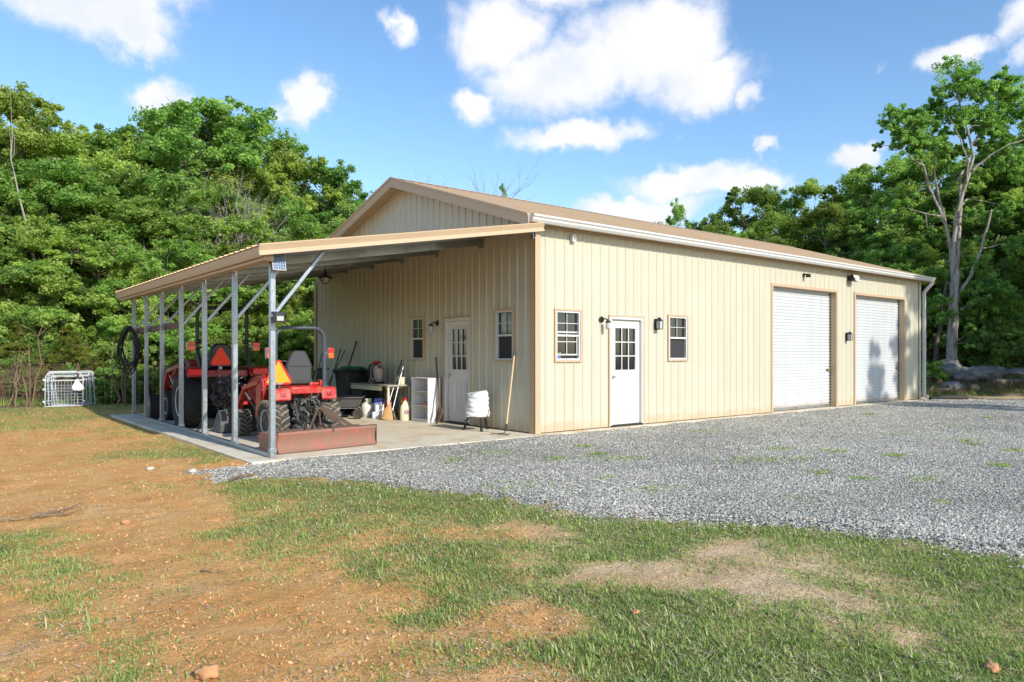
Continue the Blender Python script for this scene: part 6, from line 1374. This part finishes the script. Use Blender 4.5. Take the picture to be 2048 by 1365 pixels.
# boulders, stump, logs, cinder pieces
def at_g(px, py, d): q = spot(px, d); return q[0], q[1], (HZ - py) / FOC * d + 1.38
for (px, d, w, dd_, h, lab, sd_) in [(1897, 27.2, 1.35, 1.1, .85, 'large rounded grey boulder at the foot of the grey-barked tree', 1), (1945, 26.8, 1.75, 1.2, .62, 'long low grey boulder right of the large rounded one', 2), (1990, 27.4, 1.2, .9, .45, 'flat grey boulder between the long boulder and the stump', 3), (2040, 27.2, 1.3, 1., .4, 'flat mossy boulder at the right edge of the photo', 7), (1905, 25.6, .95, .7, .38, 'small flat grey boulder in front of the large rounded one', 4), (1880, 26.6, .2, .2, .30, 'upright reddish stone left of the boulders', 5)]:
    q = spot(px, d); z = float(gz(*q)); tag(blob('boulder', 'rock' if sd_ != 5 else 'clay', None, (q[0], q[1], z + h * .28), (w, dd_, h * 1.25), sd_, .16, 4), lab, 'boulder')
def log(px, d, L, r, rz, lab, nm='log', tilt=0.):
    q = spot(px, d); t = thing(nm, lab, 'log', (q[0], q[1], float(gz(*q)) + r * .8), rz); m = MB(); m.tube([(-L / 2, 0, 0), (-L / 6, .01, .0), (L / 6, -.01, .0), (L / 2, 0, tilt)], [r, r * .96, r * .97, r * .93], 12); m.build('bark', 'bark', t)
    m = MB(); m.cyl((-L / 2 - .004, 0, 0), (-L / 2 + .01, 0, 0), r * .93, 12); m.cyl((L / 2 - .01, 0, tilt), (L / 2 + .004, 0, tilt), r * .9, 12); m.build('sawn_end', 'sawn', t)
log(1945, 25.3, .8, .15, R(30), 'short cut log with a pale sawn end below the boulders')
log(1887, 25.0, .3, .13, R(100), 'small orange-ended log piece near the downspout')
log(2030, 25.6, 1.6, .12, R(-30), 'long cut log lying in the brush at the right edge')
q = spot(1985, 26.2); t = thing('tree_stump', 'low sawn tree stump standing in the brush pile', 'stump', (q[0], q[1], float(gz(*q)))); m = MB(); m.tube([(0, 0, -.1), (0, 0, .1), (0, 0, .38)], [.42, .31, .28], 14); m.build('bark', 'bark', t); m = MB(); m.cyl((0, 0, .375), (0, 0, .387), .265, 14); m.build('sawn_top', 'sawn', t)
m = MB(); a = Vector((15.74, -.24, .02)); pts = [a, a + Vector((.25, -.1, .03)), a + Vector((.9, -.25, .02)), a + Vector((1.5, -.50, .0))]
pp = [pts[0].lerp(pts[1], i / 6) for i in range(6)] + [pts[1].lerp(pts[2], i / 14) for i in range(14)] + [pts[2].lerp(pts[3], i / 12) for i in range(13)]
m.tube(pp, [.062 + .008 * (i % 2) for i in range(len(pp))], 12); tag(m.build('drain_pipe', 'pipe'), 'black corrugated drain pipe on the gravel at the foot of the downspout', 'pipe')
# sticks and stones on the soil
def stick(a, b, r, lab, bend=.03):
    A = gnd(*a); B = gnd(*b); g = np.random.default_rng(int(a[0])); z = max(float(surf(np.array([A[0]]), np.array([A[1]]))[0]), float(surf(np.array([B[0]]), np.array([B[1]]))[0])) + r + .01
    lp = limb((*A, z), (*B, z), 0, g, 7); lp = [(p[0], p[1], z + .01 * math.sin(i * 1.3)) for i, p in enumerate(lp)]
    m = MB(); m.tube(lp, [r * (1.2 - .9 * i / 7) for i in range(8)], 7)
    for j in (2, 4): p = lp[j]; m.tube([p, (p[0] + g.normal(0, .08), p[1] + g.normal(0, .08), p[2] + .02)], [r * .5, r * .2], 5)
    tag(m.build('stick', 'twig', fix=False), lab, 'stick')
stick((62, 1038), (172, 1008), .012, 'longest dead branch lying on the orange clay at the left'); stick((0, 1044), (60, 1040), .009, 'thin branch at the left edge of the photo on the clay'); stick((80, 1036), (168, 1026), .008, 'thin twig lying against the longest dead branch')
stick((458, 969), (556, 938), .014, 'dark crooked stick lying across the gravel edge near the slab corner'); stick((402, 1138), (458, 1143), .006, 'short dark twig on the clay in the left foreground'); stick((1752, 1049), (1784, 1052), .016, 'short brown stick lying in the gravel at the right')
def stone(px, py, s, lab, mt='clay', i=0):
    q = gnd(px, py); z = float(surf(np.array([q[0]]), np.array([q[1]]))[0]); tag(blob('stone', mt, None, (q[0], q[1], z + s * .22), (s, s * .8, s * .6), i, .22, 3, 1.9), lab, 'stone')
stone(414, 1352, .105, 'orange stone at the bottom edge of the photo on the clay', i=1); stone(1272, 1226, .045, 'small orange stone lying in the green grass', i=2); stone(300, 938, .085, 'pale white rock on the clay left of the gravel tip', 'palestone', 3); stone(385, 944, .11, 'pale rock at the tip of the gravel', 'palestone', 4)
stone(252, 1045, .075, 'dark clay lump above the left grass patch', i=7); stone(465, 934, .07, 'reddish stone on the gravel tip', i=8); stone(1985, 1340, .07, 'orange stone at the bottom right in the grass', i=10)
# ------------------------------------------------------------------ sky, sun, camera
SUN_EL, SUN_AZ = R(29.5), math.atan2(.045, -1.0)       # azimuth measured from +y toward +x
w = bpy.data.worlds.new('World'); scene.world = w; w.use_nodes = True; nt = w.node_tree; L = nt.links
bg = nt.nodes['Background']; bg.inputs['Strength'].default_value = .15
sky = nt.nodes.new('ShaderNodeTexSky'); sky.sky_type = 'NISHITA'; sky.sun_disc = False; sky.sun_elevation = SUN_EL; sky.sun_rotation = SUN_AZ
sky.air_density = 1.0; sky.dust_density = .4; sky.ozone_density = 2.2
tc = nt.nodes.new('ShaderNodeTexCoord'); sx = nt.nodes.new('ShaderNodeSeparateXYZ'); L.new(tc.outputs['Generated'], sx.inputs[0])
def mth(op, a, b=None, c=None):
    n = nt.nodes.new('ShaderNodeMath'); n.operation = op
    for i, v in enumerate((a, b, c)):
        if v is None: continue
        if isinstance(v, (int, float)): n.inputs[i].default_value = v
        else: L.new(v, n.inputs[i])
    return n.outputs[0]
az = mth('ARCTAN2', sx.outputs[1], sx.outputs[0]); hyp = mth('SQRT', mth('ADD', mth('MULTIPLY', sx.outputs[0], sx.outputs[0]), mth('MULTIPLY', sx.outputs[1], sx.outputs[1]))); el = mth('ARCTAN2', sx.outputs[2], hyp)
def skypos(px, py):
    v = FW + (px - PX0) / FOC * RT; h = math.hypot(v[0], v[1]); return math.atan2(v[1], v[0]), math.atan2((HZ - py) / FOC, h)
# warp the coordinates so cloud outlines billow
nz = nt.nodes.new('ShaderNodeTexNoise'); nz.inputs['Scale'].default_value = 9; nz.inputs['Detail'].default_value = 8; nz.inputs['Roughness'].default_value = .6; L.new(tc.outputs['Generated'], nz.inputs['Vector'])
sc_ = nt.nodes.new('ShaderNodeSeparateColor'); L.new(nz.outputs['Color'], sc_.inputs[0])
azw = mth('ADD', az, mth('MULTIPLY', mth('SUBTRACT', sc_.outputs[0], .5), .16)); elw = mth('ADD', el, mth('MULTIPLY', mth('SUBTRACT', sc_.outputs[1], .5), .10))
CL = [(180, 20, 190, 75, 1.), (270, 80, 95, 50, .9), (320, 195, 80, 46, 1.05), (618, 210, 56, 60, 1.05), (785, 50, 36, 40, .8), (1010, 60, 110, 110, .95), (1130, 150, 170, 90, 1.1), (1290, 90, 180, 130, 1.15), (1400, 170, 150, 55, 1.), (950, 215, 80, 40, .95), (1150, 270, 125, 40, 1.05), (1520, 200, 45, 40, .75), (1330, 50, 130, 60, .9), (1380, 355, 150, 42, 1.15), (1290, 412, 150, 34, 1.15), (1500, 365, 90, 28, .95), (1550, 302, 36, 24, .9), (1708, 315, 48, 42, 1.05), (1890, 115, 90, 40, .85), (2010, 40, 80, 60, .8), (2040, 110, 50, 40, .7), (700, 380, 30, 35, .7), (1340, 262, 25, 20, .4), (1740, 125, 40, 16, .35), (200, -60, 220, 80, 1.), (1100, -80, 260, 90, 1.)]
acc = None
for (a, b, rx, ry, s) in CL:
    u0, v0 = skypos(a, b); u1, _ = skypos(a + rx, b); _, v1 = skypos(a, b - ry); ru = abs(u1 - u0); rv = abs(v1 - v0)
    x_ = mth('DIVIDE', mth('SUBTRACT', azw, u0), ru); y_ = mth('DIVIDE', mth('SUBTRACT', elw, v0), rv)
    e_ = mth('MULTIPLY', mth('EXPONENT', mth('MULTIPLY', mth('ADD', mth('MULTIPLY', x_, x_), mth('MULTIPLY', y_, y_)), -1.1)), s)
    acc = e_ if acc is None else mth('MAXIMUM', acc, e_)
n2 = nt.nodes.new('ShaderNodeTexNoise'); n2.inputs['Scale'].default_value = 15; n2.inputs['Detail'].default_value = 9; n2.inputs['Roughness'].default_value = .62; L.new(tc.outputs['Generated'], n2.inputs['Vector'])
dens = mth('ADD', acc, mth('MULTIPLY', mth('SUBTRACT', n2.outputs['Fac'], .5), .75))
mr = nt.nodes.new('ShaderNodeMapRange'); mr.interpolation_type = 'SMOOTHSTEP'; mr.inputs[1].default_value = .22; mr.inputs[2].default_value = .78; L.new(dens, mr.inputs[0])
# soft shading inside the clouds
n3 = nt.nodes.new('ShaderNodeTexNoise'); n3.inputs['Scale'].default_value = 12; n3.inputs['Detail'].default_value = 6; L.new(tc.outputs['Generated'], n3.inputs['Vector'])
cr = _ramp(nt, [(.35, (.80, .84, .93)), (.6, (1, .985, 1))]); L.new(n3.outputs['Fac'], cr.inputs[0])
sat = nt.nodes.new('ShaderNodeHueSaturation'); sat.inputs['Saturation'].default_value = 1.12; sat.inputs['Value'].default_value = 1.52; L.new(sky.outputs[0], sat.inputs['Color'])
cv = nt.nodes.new('ShaderNodeMix'); cv.data_type = 'RGBA'; cv.blend_type = 'MULTIPLY'; cv.inputs[0].default_value = 1; L.new(cr.outputs[0], cv.inputs[6]); cv.inputs[7].default_value = (7.3, 7.3, 7.5, 1)
mx = nt.nodes.new('ShaderNodeMix'); mx.data_type = 'RGBA'; L.new(mth('MULTIPLY', mr.outputs[0], .95), mx.inputs[0]); L.new(sat.outputs[0], mx.inputs[6]); L.new(cv.outputs[2], mx.inputs[7])
L.new(mx.outputs[2], bg.inputs['Color'])
sl = bpy.data.lights.new('sun', 'SUN'); sl.energy = 5.0; sl.angle = R(.53); sl.color = (1., .95, .85)
so = bpy.data.objects.new('sun', sl); link(so)
dirv = Vector((math.sin(SUN_AZ) * math.cos(SUN_EL), math.cos(SUN_AZ) * math.cos(SUN_EL), math.sin(SUN_EL)))
so.rotation_euler = dirv.to_track_quat('Z', 'Y').to_euler(); so.location = (0, -20, 20)
cd = bpy.data.cameras.new('camera'); cd.sensor_width = 36; cd.lens = FOC / 2048 * 36; cd.clip_end = 3000; cd.clip_start = .05
cd.shift_y = (HZ - 682.5) / 2048
co = bpy.data.objects.new('camera', cd); link(co); co.location = tuple(CAM); co.rotation_euler = (R(90), 0, AZ - R(90)); scene.camera = co
scene.view_settings.view_transform = 'Standard'; scene.view_settings.look = 'None'; scene.view_settings.exposure = 0
cy = scene.cycles; cy.use_denoising = True; cy.max_bounces = 7; cy.diffuse_bounces = 4; cy.glossy_bounces = 3; cy.transmission_bounces = 4; cy.caustics_reflective = False; cy.caustics_refractive = False
try: cy.denoiser = 'OPENIMAGEDENOISE'
except Exception: pass
